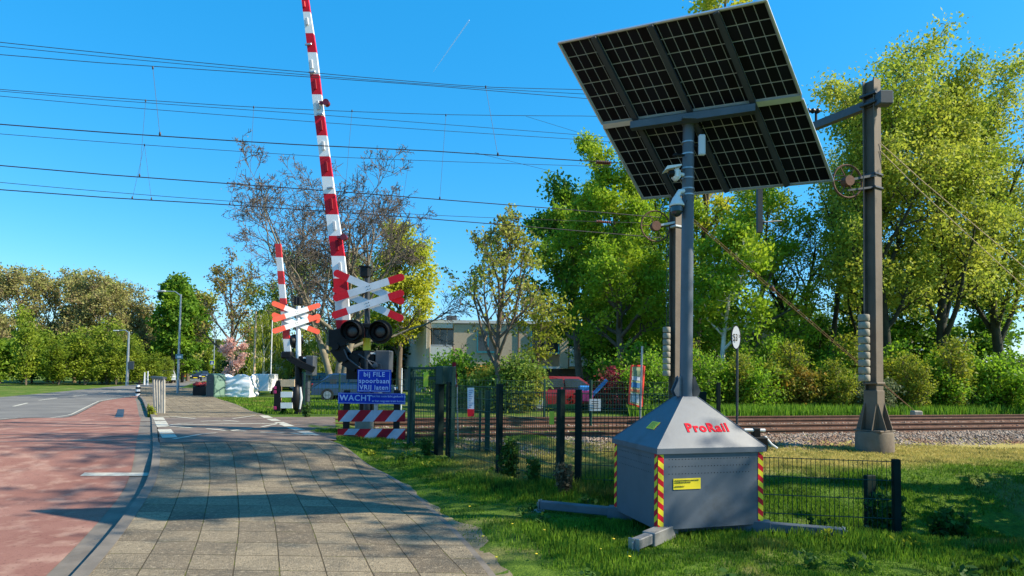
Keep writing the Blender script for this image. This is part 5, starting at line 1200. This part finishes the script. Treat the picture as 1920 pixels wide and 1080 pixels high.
tree(750, 50, 422, 'rounded yellow-green poplar rising behind the near crossbuck', 'leafy', (M['bark'], Lyel), 17000, .24, q=dict(wx=1.25, nb=(18, 6, 4), ln=(.36, .42, .45), ang=(44, 42, 45), up=(.02, .22, .15, .1), start=.22), r0=.25, sig=.38, seed=9)
tree(668, 60, 480, 'yellowish budding tree partly hidden by the tall boom and crossbuck', 'leafy', (M['bark'], Lbirch), 9000, .24, q=dict(Qbare, ln=(.44, .48, .5, .45), lv=3), r0=.22, sig=.45, seed=10)
bi = None
for k, (px, Y, tp_) in enumerate(((495, 50, 575), (522, 53, 580), (612, 50, 575), (590, 54, 590), (468, 56, 600))):
    lab = 'white-stemmed birch with hanging pale leaves, ' + ('left of the thin white pole', 'just right of the thin white pole', 'directly left of the plane tree trunk', 'between the far crossbuck and the plane tree', 'behind the tall timber pole')[k]
    if k == 0: bi = tree(px, Y, tp_, lab, 'birch', (M['birch'], Lbirch), 4200, .20, q=dict(nb=(14, 5, 3), ln=(.34, .5, .5), up=(.02, -.02, -.1, -.12), start=.2), r0=.11, sig=.25, droop=.9, seed=31, group='birches behind the crossing', name='birch_tree')
    else: tcopy(bi, px, Y, lab, (1.0-.05*k, 1.0-.05*k, .98-.04*k), k*1.3, 'birches behind the crossing')
# left side woods
tree(322, 76, 520, 'tall dense green tree standing above the tan woods at left', 'leafy', (M['bark'], Ldeep), 13000, .38, q=dict(nb=(18, 6, 4), ln=(.30, .45, .5), ang=(50, 45, 45), start=.18), r0=.3, sig=.45, seed=11)
tree(352, 88, 540, 'tall tree with bronze top right of the tallest street lamp', 'leafy', (M['bark'], Lpur), 7000, .34, q=dict(Qbare, lv=3, nb=(16, 7, 5), ln=(.34, .5, .5)), r0=.3, sig=.5, seed=12, minr=.02)
tree(342, 80, 575, 'shorter green tree right of the tallest street lamp', 'leafy', (M['bark'], Ldeep), 8000, .34, q=dict(nb=(16, 6, 4), ln=(.30, .45, .5), start=.12), r0=.22, sig=.42, seed=13)
ta = tree(205, 74, 540, 'tan budding tree at the left edge of the woods', 'bare', (M['tan'], Ltan), 7500, .20, q=dict(Qbare, nb=(15, 8, 6, 3), ln=(.50, .5, .5, .45), start=.12), r0=.2, sig=.30, seed=14, minr=.028, group='tan budding trees on the left')
for k, (px, Y, s_) in enumerate(((240, 78, 1.12), (275, 82, .95), (180, 84, 1.3), (300, 88, .80), (140, 74, 1.2), (90, 76, 1.25), (40, 72, 1.2), (-20, 74, 1.25))):
    tcopy(ta, px, Y, 'tan budding tree ' + ('behind the street lamp with the short arm', 'fourth of the tan woods, left of the dense green tree', 'with the highest crown of the tan woods at left', 'smallest of the tan woods, under the dense green tree', 'just outside the left edge, beside the highest tan crown', 'second beyond the left edge of the woods', 'third beyond the left edge of the woods', 'leftmost of the tan woods')[k], s_, k*1.1, 'tan budding trees on the left')
sh = tree(200, 68, 600, 'yellow-green columnar shrub at the left edge below the tan woods', 'shrub', (M['bark'], leafmat('lime_shrub', (.15, .22, .015), (.30, .36, .03), .45, (.11, .19, .02), .6)), 4200, .24, q=dict(lv=2, nb=(16, 6), ln=(.26, .5), ang=(40, 40), start=.04, stems=[(0, 0, 1), (.25, .1, .85), (-.2, .15, .8)]), r0=.08, sig=.3, seed=15, cat='shrub', name='shrub', crown='foliage', name2='stem', group='yellow-green shrubs along the road')
for k, (px, Y, s_) in enumerate(((218, 66, .82), (262, 68, .72), (290, 70, .62), (240, 70, .55), (384, 128, 1.3), (396, 132, 1.2), (412, 126, .9), (160, 64, .95), (110, 62, 1.0), (50, 60, .95), (315, 74, .5))):
    tcopy(sh, px, Y, 'yellow-green shrub ' + ('left of the street lamp with the short arm', 'right of the street lamp with the short arm', 'behind the light silver car', 'low behind the short grey posts', 'tallest behind the tallest street lamp', 'right of the tallest street lamp', 'low one above the dark blue car', 'just outside the left edge', 'second outside the left edge', 'third outside the left edge', 'smallest, behind the slatted railing')[k], (s_*(.75+.35*(k % 2)), s_*(.8+.3*(k % 3)), s_*(1.1-.22*(k % 3))), k*.9, 'yellow-green shrubs along the road')
tree(431, 43, 632, 'small pink blossoming magnolia behind the bulk bag', 'shrub', (M['bark'], Lpink), 2000, .15, q=dict(lv=3, nb=(9, 5, 3), ln=(.42, .5, .5), ang=(45, 40, 40), start=.25), r0=.07, sig=.12, seed=16, cat='tree', name='magnolia_tree')
hd = tree(470, 58, 668, 'dark clipped hedge bush, left end of the row behind the trailer', 'shrub', (M['bark'], Ldark), 3200, .22, q=dict(lv=2, nb=(14, 6), ln=(.55, .5), ang=(65, 45), start=.05, wx=1.5), r0=.06, sig=.3, seed=17, cat='bush', name='bush', crown='foliage', name2='stem', group='dark hedge bushes behind the crossing')
for k, (px, Y, s_) in enumerate(((505, 60, 1.1), (545, 58, 1.1), (585, 60, 1.15), (625, 58, 1.2), (672, 58, 1.3), (715, 56, 1.6), (738, 60, 2.2), (716, 62, 2.0), (440, 64, .9))):
    tcopy(hd, px, Y, 'dark hedge bush ' + ('behind the white trailer', 'behind the far barrier', 'right of the far barrier cabinet', 'left of the plane tree trunk', 'right of the plane tree trunk', 'behind the hooded lights', 'tallest, against the gable wall', 'between the hooded lights and the tallest hedge bush', 'lowest, below the blossoming magnolia')[k], s_, k*1.7, 'dark hedge bushes behind the crossing')
# a second, rounder shrub kind fills the roadside growth
rb = tree(228, 72, 655, 'round fresh green shrub right of the street lamp foot', 'shrub', (M['bark'], leafmat('roadside_green', (.10, .20, .015), (.26, .38, .03), .45, (.20, .26, .03), .6)), 4200, .24, q=dict(lv=2, nb=(15, 7), ln=(.5, .5), ang=(58, 45), start=.05, wx=1.3), r0=.07, sig=.34, seed=51, cat='shrub', name='shrub', crown='foliage', name2='stem', group='round green shrubs along the road')
for k, (px, Y, s_) in enumerate(((192, 70, 1.3), (250, 74, 1.1), (276, 76, 1.25), (302, 80, 1.3), (326, 88, 1.4), (150, 70, 1.4), (100, 68, 1.2), (60, 70, 1.5), (0, 66, 1.5))):
    tcopy(rb, px, Y, 'round fresh green shrub ' + ('at the left photo edge', 'between the two street lamps', 'above the short grey posts', 'above the light silver car', 'behind the tallest street lamp', 'just outside the left edge', 'second outside the left edge', 'third outside the left edge', 'leftmost beyond the edge')[k], (s_, s_, s_*(.8+.2*(k % 2))), k*1.4, 'round green shrubs along the road')
# centre and right
tree(938, 24, 380, 'slender young tree with sparse bronze and green leaves before the beige building', 'sparse', (M['bark'], Lpur), 3900, .14, q=dict(lv=3, wx=1.15, nb=(20, 7, 4), ln=(.46, .48, .5), ang=(42, 42, 42), up=(.02, .16, .1, .05), start=.24, prof=lambda u: 1.15-.85*u), r0=.13, sig=.10, seed=18, minr=.007)
tree(1010, 26.5, 545, 'small yellow-green leafy tree left of the large green trees', 'leafy', (M['bark'], Lolive), 1900, .14, q=dict(nb=(12, 5, 4), ln=(.42, .5, .5), start=.42), r0=.1, sig=.2, seed=19)
tree(1165, 33, 262, 'large dense green tree filling the space left of the camera tower', 'leafy', (M['bark'], Lgreen), 40000, .16, q=dict(nb=(24, 9, 5), ln=(.36, .48, .5), ang=(62, 45, 45), start=.20, prof=lambda u: 1.05-.60*u), r0=.26, sig=.26, seed=20)
tree(1090, 38, 330, 'dark green tree behind the left flank of the large green tree', 'leafy', (M['bark'], Ldeep), 15000, .24, q=dict(nb=(20, 7, 4), ln=(.34, .48, .5), ang=(58, 45, 45), start=.30, prof=lambda u: 1.0-.5*u), r0=.28, sig=.36, seed=22)
tree(1252, 37, 290, 'green tree directly behind the pole of the camera tower', 'leafy', (M['barkd'], Lgreen), 24000, .17, q=dict(nb=(20, 8, 5), ln=(.32, .48, .5), start=.10), r0=.24, sig=.26, seed=23)
tree(1298, 40, -25, 'very tall slender tree whose tip shows above the solar panel', 'leafy', (M['bark'], Lyel), 8000, .24, q=dict(nb=(26, 5, 3), ln=(.13, .5, .5), ang=(45, 40, 40), start=.3), r0=.3, sig=.3, seed=24)
tree(1358, 29, 420, 'tree with a pale straight trunk right of the camera tower', 'leafy', (M['birch'], Lgreen), 8500, .18, q=dict(nb=(16, 6, 4), ln=(.30, .5, .5), start=.35), r0=.16, sig=.28, seed=25, name='birch_tree')
tree(1420, 35, 345, 'bright yellow-green leafy tree below the right half of the solar panel', 'leafy', (M['bark'], Lgreen), 15000, .16, q=dict(nb=(18, 7, 5), ln=(.30, .48, .5), start=.14), r0=.22, sig=.32, seed=26)
iv = tree(1482, 36, 350, 'ivy-clad dark trunk with thin crown, leftmost of the three before the sky gap', 'bare', (M['barkd'], Lolive), 2600, .16, q=dict(lv=3, nb=(9, 6, 5), ln=(.40, .5, .5), ang=(38, 42, 42), up=(.02, .14, .1, .05), start=.42), r0=.24, sig=.25, seed=27, minr=.014, group='ivy-clad trees in the sky gap')
tcopy(iv, 1512, 38, 'ivy-clad dark trunk with thin crown, middle of the three before the sky gap', (.9, .9, .95), 2.1, 'ivy-clad trees in the sky gap'); tcopy(iv, 1552, 35, 'ivy-clad dark trunk with thin crown, rightmost of the three before the sky gap', (1, 1, 1.12), 4.0, 'ivy-clad trees in the sky gap')
Qwil = dict(lv=3, nb=(17, 7, 5), ln=(.44, .46, .45), ang=(38, 42, 50), up=(.02, .16, .02, -.22), start=.20)
wi = tree(1672, 30, 100, 'tall yellow-green willow with hanging foliage behind the right mast', 'willow', (M['barkd'], Lwil), 34000, .15, q=Qwil, r0=.34, sig=.40, droop=0, seed=28, name='willow_tree', minr=.014)
tcopy(wi, 1612, 38, 'willow with thin foliage between the solar panel and the right mast', (.72, .72, 1.08), 2.0); tcopy(wi, 1760, 31, 'second tall willow at the right edge', (1, 1, 1.08), 3.6); tcopy(wi, 1880, 34, 'rightmost willow outside the photo edge', (1.05, 1.05, 1.1), 5.1)
bk = None
for k, (px, Y, s_) in enumerate(((1215, 46, 1.0), (1330, 48, .95), (1455, 50, .75), (1540, 48, .62), (1630, 46, .75), (1720, 44, .9), (1130, 48, .85), (1830, 44, .9))):
    lab = 'dark green woodland tree ' + ('behind the tree at the camera tower', 'behind the pale-trunked tree', 'low behind the ivy-clad trunks', 'lowest of the woodland, below the sky gap', 'behind the hanging weights', 'behind the second willow', 'behind the large dense green tree', 'behind the rightmost willow')[k]
    if k == 0: bk = tree(px, Y, 420, lab, 'leafy', (M['barkd'], Ldeep), 9500, .30, q=dict(nb=(18, 6, 4), ln=(.38, .5, .5), start=.05, prof=lambda u: 1-.4*u), r0=.25, sig=.45, seed=29, group='woodland trees behind')
    else: tcopy(bk, px, Y, lab, (s_, s_, s_*.9), k*1.3, 'woodland trees behind')
b2 = tree(1268, 27.5, 640, 'tall airy yellow-green bush directly behind the tower pole', 'shrub', (M['bark'], Lolive), 5200, .11, q=dict(lv=3, nb=(12, 6, 4), ln=(.45, .5, .5), ang=(45, 45, 45), start=.08, stems=[(0, 0, 1), (.35, .1, .8), (-.35, .1, .75)]), r0=.05, sig=.16, seed=61, cat='bush', name='bush', crown='foliage', name2='stem', group='airy bushes beyond the rails')
for k, (px, Y, s_) in enumerate(((1375, 26, .8), (1465, 27, 1.0), (1570, 26.6, .75), (1622, 28, 1.15), (1705, 27, .85), (1770, 28, 1.1))):
    tcopy(b2, px, Y, 'airy yellow-green bush beyond the rails ' + ('behind the oval sign pole', 'just left of the orange-tinted bush', 'left of the hanging weights', 'tallest, right behind the hanging weights', 'above the ground anchor', 'outside the right edge')[k], (s_, s_, s_), k*1.2, 'airy bushes beyond the rails')
b1 = tree(1300, 26, 655, 'bright green bush just right of the camera tower pole', 'shrub', (M['bark'], leafmat('bright_bush', (.11, .24, .015), (.32, .52, .03), .5, (.09, .18, .012), 1.1)), 6500, .125, q=dict(lv=2, nb=(15, 8), ln=(.55, .5), ang=(62, 45), start=.03, wx=1.2, stems=[(0, 0, 1), (.5, .1, .8), (-.5, .1, .8)]), r0=.05, sig=.2, seed=33, cat='bush', name='bush', crown='foliage', name2='stem', group='bushes along the far side of the tracks')
for k, (px, Y, s_) in enumerate(((1345, 27, .95), (1405, 26.5, .9), (1440, 28.5, 1.15), (1545, 28, .95), (1590, 29.5, 1.25), (1680, 28.5, 1.1), (1735, 28.5, 1.0), (1230, 25, .9), (1800, 29, 1.1), (1880, 29, 1.2), (1195, 28, 1.15))):
    tcopy(b1, px, Y, 'green bush beyond the rails ' + ('left of the oval sign', 'right of the oval sign', 'taller one left of the orange-tinted bush', 'left of the hanging weights', 'tall one behind the hanging weights', 'behind the ground anchor side of the mast', 'at the right photo edge', 'behind the rear mast weights', 'first outside the right edge', 'second outside the right edge', 'behind the red framed board')[k], (s_, s_, s_*(.9+.1*(k % 3))), k*1.9, 'bushes along the far side of the tracks')
tree(1500, 27, 690, 'orange-tinted bush beyond the rails below the white balcony', 'shrub', (M['bark'], Lorg), 4200, .13, q=dict(lv=2, nb=(15, 7), ln=(.55, .5), ang=(62, 45), start=.03, wx=1.2), r0=.05, sig=.22, seed=34, cat='bush', name='bush', crown='foliage', name2='stem')
tree(1640, 26.5, 715, 'greyish low bush at the rails left of the right mast', 'shrub', (M['bark'], leafmat('grey_bush', (.09, .12, .05), (.19, .22, .10), .3)), 4200, .10, q=dict(lv=2, nb=(14, 7), ln=(.6, .5), ang=(65, 45), start=.03, wx=1.6), r0=.05, sig=.2, seed=35, cat='bush', name='bush', crown='foliage', name2='stem')
tree(868, 27, 662, 'fresh green bush left of the feathery olive bush behind the fence', 'shrub', (M['bark'], leafmat('fresh_bush', (.09, .22, .02), (.24, .42, .03), .45)), 8500, .13, q=dict(lv=2, nb=(18, 8), ln=(.5, .5), ang=(60, 45), start=.03, wx=1.25, stems=[(0, 0, 1), (.5, .1, .9), (-.5, .1, .9)]), r0=.06, sig=.22, seed=36, cat='bush', name='bush', crown='foliage', name2='stem')
tree(958, 24.5, 668, 'feathery olive bush with orange tips behind the far fence', 'shrub', (M['bark'], Lcon), 10000, .12, q=dict(lv=2, nb=(20, 8), ln=(.48, .5), ang=(50, 40), start=.03, wx=1.25, stems=[(0, 0, 1), (.5, .1, .85), (-.6, .1, .8)]), r0=.06, sig=.22, seed=37, cat='bush', name='bush', crown='foliage', name2='stem')
tree(905, 25.5, 690, 'small orange-tinted bush between the two green bushes', 'shrub', (M['bark'], Lorg), 2200, .11, q=dict(lv=2, nb=(14, 7), ln=(.5, .5), ang=(55, 45), start=.03), r0=.04, sig=.16, seed=38, cat='bush', name='bush', crown='foliage', name2='stem')
tree(1160, 25.5, 695, 'magenta and red flowering bush left of the red framed board', 'shrub', (M['bark'], leafmat('red_flowers', (.18, .02, .05), (.32, .03, .05), .3, (.05, .11, .02), 2.2)), 1700, .12, q=dict(lv=2, nb=(14, 7), ln=(.6, .5), ang=(60, 45), start=.03, wx=1.5), r0=.04, sig=.16, seed=39, cat='bush', name='bush', crown='foliage', name2='stem')
# trees standing to the right of the view; they throw the dappled shade
sd = tree(0, 6.6, 0, 'budding tree standing outside the view to the right, shading the steel box', 'bare', (M['bark'], Lgreen), 1700, .17, q=dict(lv=3, nb=(14, 6, 4), ln=(.36, .5, .5), ang=(58, 45, 45), start=.42), r0=.24, sig=.30, seed=41, H=12.5, X=12.2, minr=.02)
tree(0, 9.3, 0, 'tallest bare budding tree outside the view to the right, streaking the path with shade', 'bare', (M['bark'], Lgreen), 3600, .22, q=dict(lv=3, nb=(18, 7, 5), ln=(.30, .5, .5), ang=(62, 45, 45), start=.52), r0=.3, sig=.35, seed=47, H=19.5, X=15.6, minr=.03)
tcopy(b1, 0, 6.6, 'large green bush added outside the view to shade the bank by the low fence', (1.6, 1.6, 1.9), 1., X=9.9); tcopy(b1, 0, 8.2, 'second large green bush added outside the view to deepen that shade', (1.4, 1.4, 1.45), 2., X=11.0)  # unseen bushes, added to throw shade on the bank
# far-off wood closing the horizon
r = np.random.default_rng(77); n = 52000; xx = r.uniform(-420, 420, n); yy = 170 + r.normal(0, 6, n) + np.abs(xx)*-.08
hh = 8.5 + 2.5*np.sin(xx*.043) + 1.5*np.sin(xx*.13+1) + 1.2*np.sin(xx*.31); zz_ = hh*(1-r.random(n)**1.6)
a = r.normal(0, 1, (n, 3)); a /= np.linalg.norm(a, axis=1)[:, None]; b = r.normal(0, 1, (n, 3)); b -= a*(a*b).sum(1)[:, None]; b /= np.linalg.norm(b, axis=1)[:, None]; s_ = r.uniform(.5, 1.3, (n, 1)); c_ = np.stack([xx, yy, zz_], 1)
fw = np_mesh('distant_wood', np.stack([c_-a*s_, c_+b*s_*.7, c_+a*s_, c_-b*s_*.7], 1).reshape(-1, 3), np.arange(4*n).reshape(n, 4), leafmat('distant_leaves', (.07, .10, .03), (.15, .18, .05), .3, (.18, .15, .07), .03)); tag(fw, 'low distant belt of mixed woodland closing the horizon', 'woodland', kind='stuff')
# ------------------------------------------------------------------ grass
mgrass, t_, b_, N_, L_ = new_mat('grass_blades'); g_ = N_.new('ShaderNodeNewGeometry')
c = mix(N_, L_, (.05, .13, .008), (.20, .34, .025), g_.outputs['Random Per Island']); c = mix(N_, L_, c, (.34, .28, .09), ramp(N_, L_, noise(N_, L_, .7, 6), .57, .72)); c = mix(N_, L_, c, (.48, .40, .12), dryfac(N_, L_))
c = mix(N_, L_, c, (.02, .055, .008), ramp(N_, L_, noise(N_, L_, 1.9, 5), .50, .72))
L_.new(c, b_.inputs['Base Color']); b_.inputs['Roughness'].default_value = .6; b_.inputs['Specular IOR Level'].default_value = .25
tr_ = N_.new('ShaderNodeBsdfTranslucent'); L_.new(c, tr_.inputs['Color']); mx_ = N_.new('ShaderNodeMixShader'); mx_.inputs[0].default_value = .35; L_.new(b_.outputs[0], mx_.inputs[1]); L_.new(tr_.outputs[0], mx_.inputs[2]); L_.new(mx_.outputs[0], N_['Material Output'].inputs[0])
def blades(name, x, y, h, wd, seed, mat, label, lean=.35, zf=ground_z):
    r = np.random.default_rng(seed); n = len(x); z = zf(x, y)-.01; a = r.uniform(0, 2*PI, n); dx = np.cos(a); dy = np.sin(a); ln = r.uniform(.1, 1, n)*lean*h; la = r.uniform(0, 2*PI, n)
    p0 = np.stack([x-dx*wd, y-dy*wd, z], 1); p1 = np.stack([x+dx*wd, y+dy*wd, z], 1); mid = np.stack([x+np.cos(la)*ln*.35, y+np.sin(la)*ln*.35, z+h*.6], 1); w2 = np.stack([dx*wd*.7, dy*wd*.7, 0*x], 1)
    tip = np.stack([x+np.cos(la)*ln, y+np.sin(la)*ln, z+h], 1); V = np.stack([p0, p1, mid+w2, tip, mid-w2], 1).reshape(-1, 3)
    o = np_mesh(name, V, np.arange(5*n).reshape(n, 5), mat); tag(o, label, 'grass', kind='stuff'); return o
r = np.random.default_rng(99); n = 330000
y = 3.6 + 10.4*r.random(n)**1.25; x = RE(y) + .03 + (r.random(n)**.9)*(8.5)
keep = (x/y < .95) & (x < 9); x = x[keep]; y = y[keep]; de = x - RE(y)
patch = np.array([mnoise.noise(Vector((a*.9, b*.9, 0))) for a, b in zip(x[:], y[:])])
bare = (de < .55+.25*patch) & (r.random(len(x)) < .62) & (y < 8.5); x = x[~bare]; y = y[~bare]; de = de[~bare]; patch = patch[~bare]
fl_ = np.exp(-((x*.60+y*.8 - 7.5)/1.0)**2)
h = (.030 + .050*np.clip(de, 0, 1)) * np.clip(1+1.7*patch, .35, 3) * r.uniform(.5, 1.4, len(x)); h *= .62; h *= 1 + 1.0*sst(6.5, 8.5, y)*sst(.5, 1.6, de)*(1-sst(9.5, 11.5, y))*(1-sst(2.6, 3.2, x)) + .6*sst(2.3, 3.2, x)*(1-sst(6.0, 7.0, y)) + .6*sst(3.0, 3.6, x)*sst(7.0, 7.6, y)*(1-sst(8.4, 9.2, y))
blades('grass', x, y, h, .0035+.0006*y*.5, 1, mgrass, 'green grass verge between the footpath, the fence and the ballast')
lw = leafmat('weed_leaves', (.025, .07, .012), (.08, .17, .02), .35); 
r3 = np.random.default_rng(31)
for k in range(34):
    yy = 4.6 + 7.5*r3.random()**1.2; xx = float(RE(yy)) + .35 + r3.random()*min(4.5, 1.6+(9-yy)*.8 if yy < 9 else 1.4)
    if abs(xx-1.85) < 1.0 and abs(yy-6.5) < .9: continue
    tw = thing('weed_clump', (xx, yy, float(ground_z(xx, yy))), 'low broad-leaved weed in the grass verge', 'weed', 'low weeds scattered over the verge')
    cl_ = [(np.array([r3.normal(0, .06), r3.normal(0, .06), r3.uniform(.02, .09)]), None) for _ in range(10)]; V, Fc = leaves_np(r3, cl_, 46, .055, .03); np_mesh('foliage', V, Fc, lw if k % 3 else Lolive, tw)
n = 90000; y = 8.3 + 6.2*r.random(n); x = 1.2 + 12*r.random(n); t_a = -.279*x+.960*y; m_ = (t_a < 11.4) & (t_a > 7.0) & (x/y < 1.0); x = x[m_]; y = y[m_]
blades('dry_grass', x, y, r.uniform(.02, .075, len(x)), .006, 6, mgrass, 'short yellowing grass between the fence and the ballast', .8)
n = 16000; k = r.uniform(1180, 1960, n); t_a = r.uniform(20.0, 22.5, n); kk = (k-PX)/F; yy = t_a/(.960-.279*kk); xx = kk*yy
blades('tall_grass', xx, yy, r.uniform(.15, .55, n), .016, 2, leafmat('tall_grass_blades', (.08, .20, .015), (.20, .36, .03), .4), 'tall bright green grass growing along the far side of the rails')
n = 22000; k = r.uniform(395, 700, n); yy = r.uniform(20.6, 34, n); xx = (k-PX)/F*yy; m_ = xx > RE(yy)+.1; xx = xx[m_]; yy = yy[m_]
blades('far_grass', xx, yy, r.uniform(.04, .14, len(xx)), .016, 3, mgrass, 'sunlit grass beyond the crossing beside the path')
# taller weeds at the fence foot
def weed(x, y, H, n, ls, seed, label, mat, cat='weed'):
    r = np.random.default_rng(seed); t = thing('weed_clump', (x, y, float(ground_z(x, y))), label, cat); st_ = []; c = []
    for k in range(26): a = r.uniform(0, 6.28); d = r.uniform(.02, .22)*H*1.2; e = (math.cos(a)*d, math.sin(a)*d, H*r.uniform(.5, 1)); s0 = (e[0]*.35, e[1]*.35, 0); st_.append((s0, e)); c += [np.array(s0)*(1-u)+np.array(e)*u for u in np.linspace(.2, 1, 8)]
    V, Fc = wires_np(st_, .003, 3); np_mesh('stem', V, Fc, M['barkd'], t); V, Fc = leaves_np(r, [(q_, None) for q_ in c], n, ls, .025); np_mesh('foliage', V, Fc, mat, t); return t
ld = leafmat('dry_weed_leaves', (.10, .07, .04), (.20, .15, .08), .3)
weed(-.02, 9.25, .62, 1500, .055, 1, 'dark leafy weed clump at the foot of the leaning fence post', lw); weed(.72, 8.0, .45, 900, .05, 2, 'dry brownish tuft at the foot of the twin posts', ld); weed(.32, 8.55, .42, 900, .05, 3, 'green weed clump left of the dry tuft', lw); weed(-1.55, 11.4, .30, 500, .05, 4, 'small weed clump under the tall gate', lw)
weed(3.7, 7.3, .55, 1200, .06, 5, 'leafy weeds growing through the low fence section', lw); weed(4.6, 7.6, .8, 1800, .07, 6, 'tall dark weeds right of the low fence post', lw); weed(5.1, 7.2, .7, 1600, .07, 7, 'dark weeds at the right edge of the bank', lw)
g_ = GT(299, 779); weed(g_.x-.2, g_.y-.1, .5, 420, .07, 8, 'yellowish weeds at the foot of the slatted railing', Lolive)
g_ = GT(575, 784); weed(g_.x, g_.y, .45, 420, .07, 9, 'green weeds at the foot of the far barrier', lw); g_ = GT(530, 776); weed(g_.x, g_.y, .4, 420, .07, 10, 'green weeds under the timber boards', lw)
# dandelions
mdan = plain('dandelion_yellow', (.75, .55, .02), .6); r = np.random.default_rng(12); src = None
for k, (px, py) in enumerate(((1126, 1050), (880, 965), (905, 1020), (960, 1000), (1005, 1060), (1080, 1005), (860, 930), (1180, 1065), (700, 860), (1020, 1012), (1150, 1030), (930, 1060))):
    g_ = GT(px, py); t = thing('dandelion', (g_.x, g_.y, float(ground_z(g_.x, g_.y))), 'small dandelion flower in the short grass of the verge', 'flower', 'dandelions in the grass')
    if src is None: mb = MB(); mb.cyl((0, 0, 0), (0, 0, .06), .002, n=4); s1 = mb.build('stem', lw, t); mb = MB(); mb.ell((0, 0, .062), (.014, .014, .006), 8, 4); mb.build('flower_head', mdan, t); src = t
    else:
        for nm in KIDS[src.name]: c_ = bpy.data.objects[nm].copy(); COL.objects.link(c_); c_.parent = t
# contrail
A_ = at(880, 38, 3000); B_ = at(812, 135, 3200); mcl, t_, b_, N_, L_ = new_mat('contrail_ice'); b_.inputs['Base Color'].default_value = (.9, .93, .97, 1); b_.inputs['Roughness'].default_value = 1; b_.inputs['Alpha'].default_value = .35
mb = MB(); mb.tube([Vector(), (B_-A_)*.5, B_-A_], [3.2, 3.0, .8], 8); o = mb.build('contrail', mcl); o.location = A_; tag(o, 'thin white aircraft contrail in the blue sky', 'contrail')
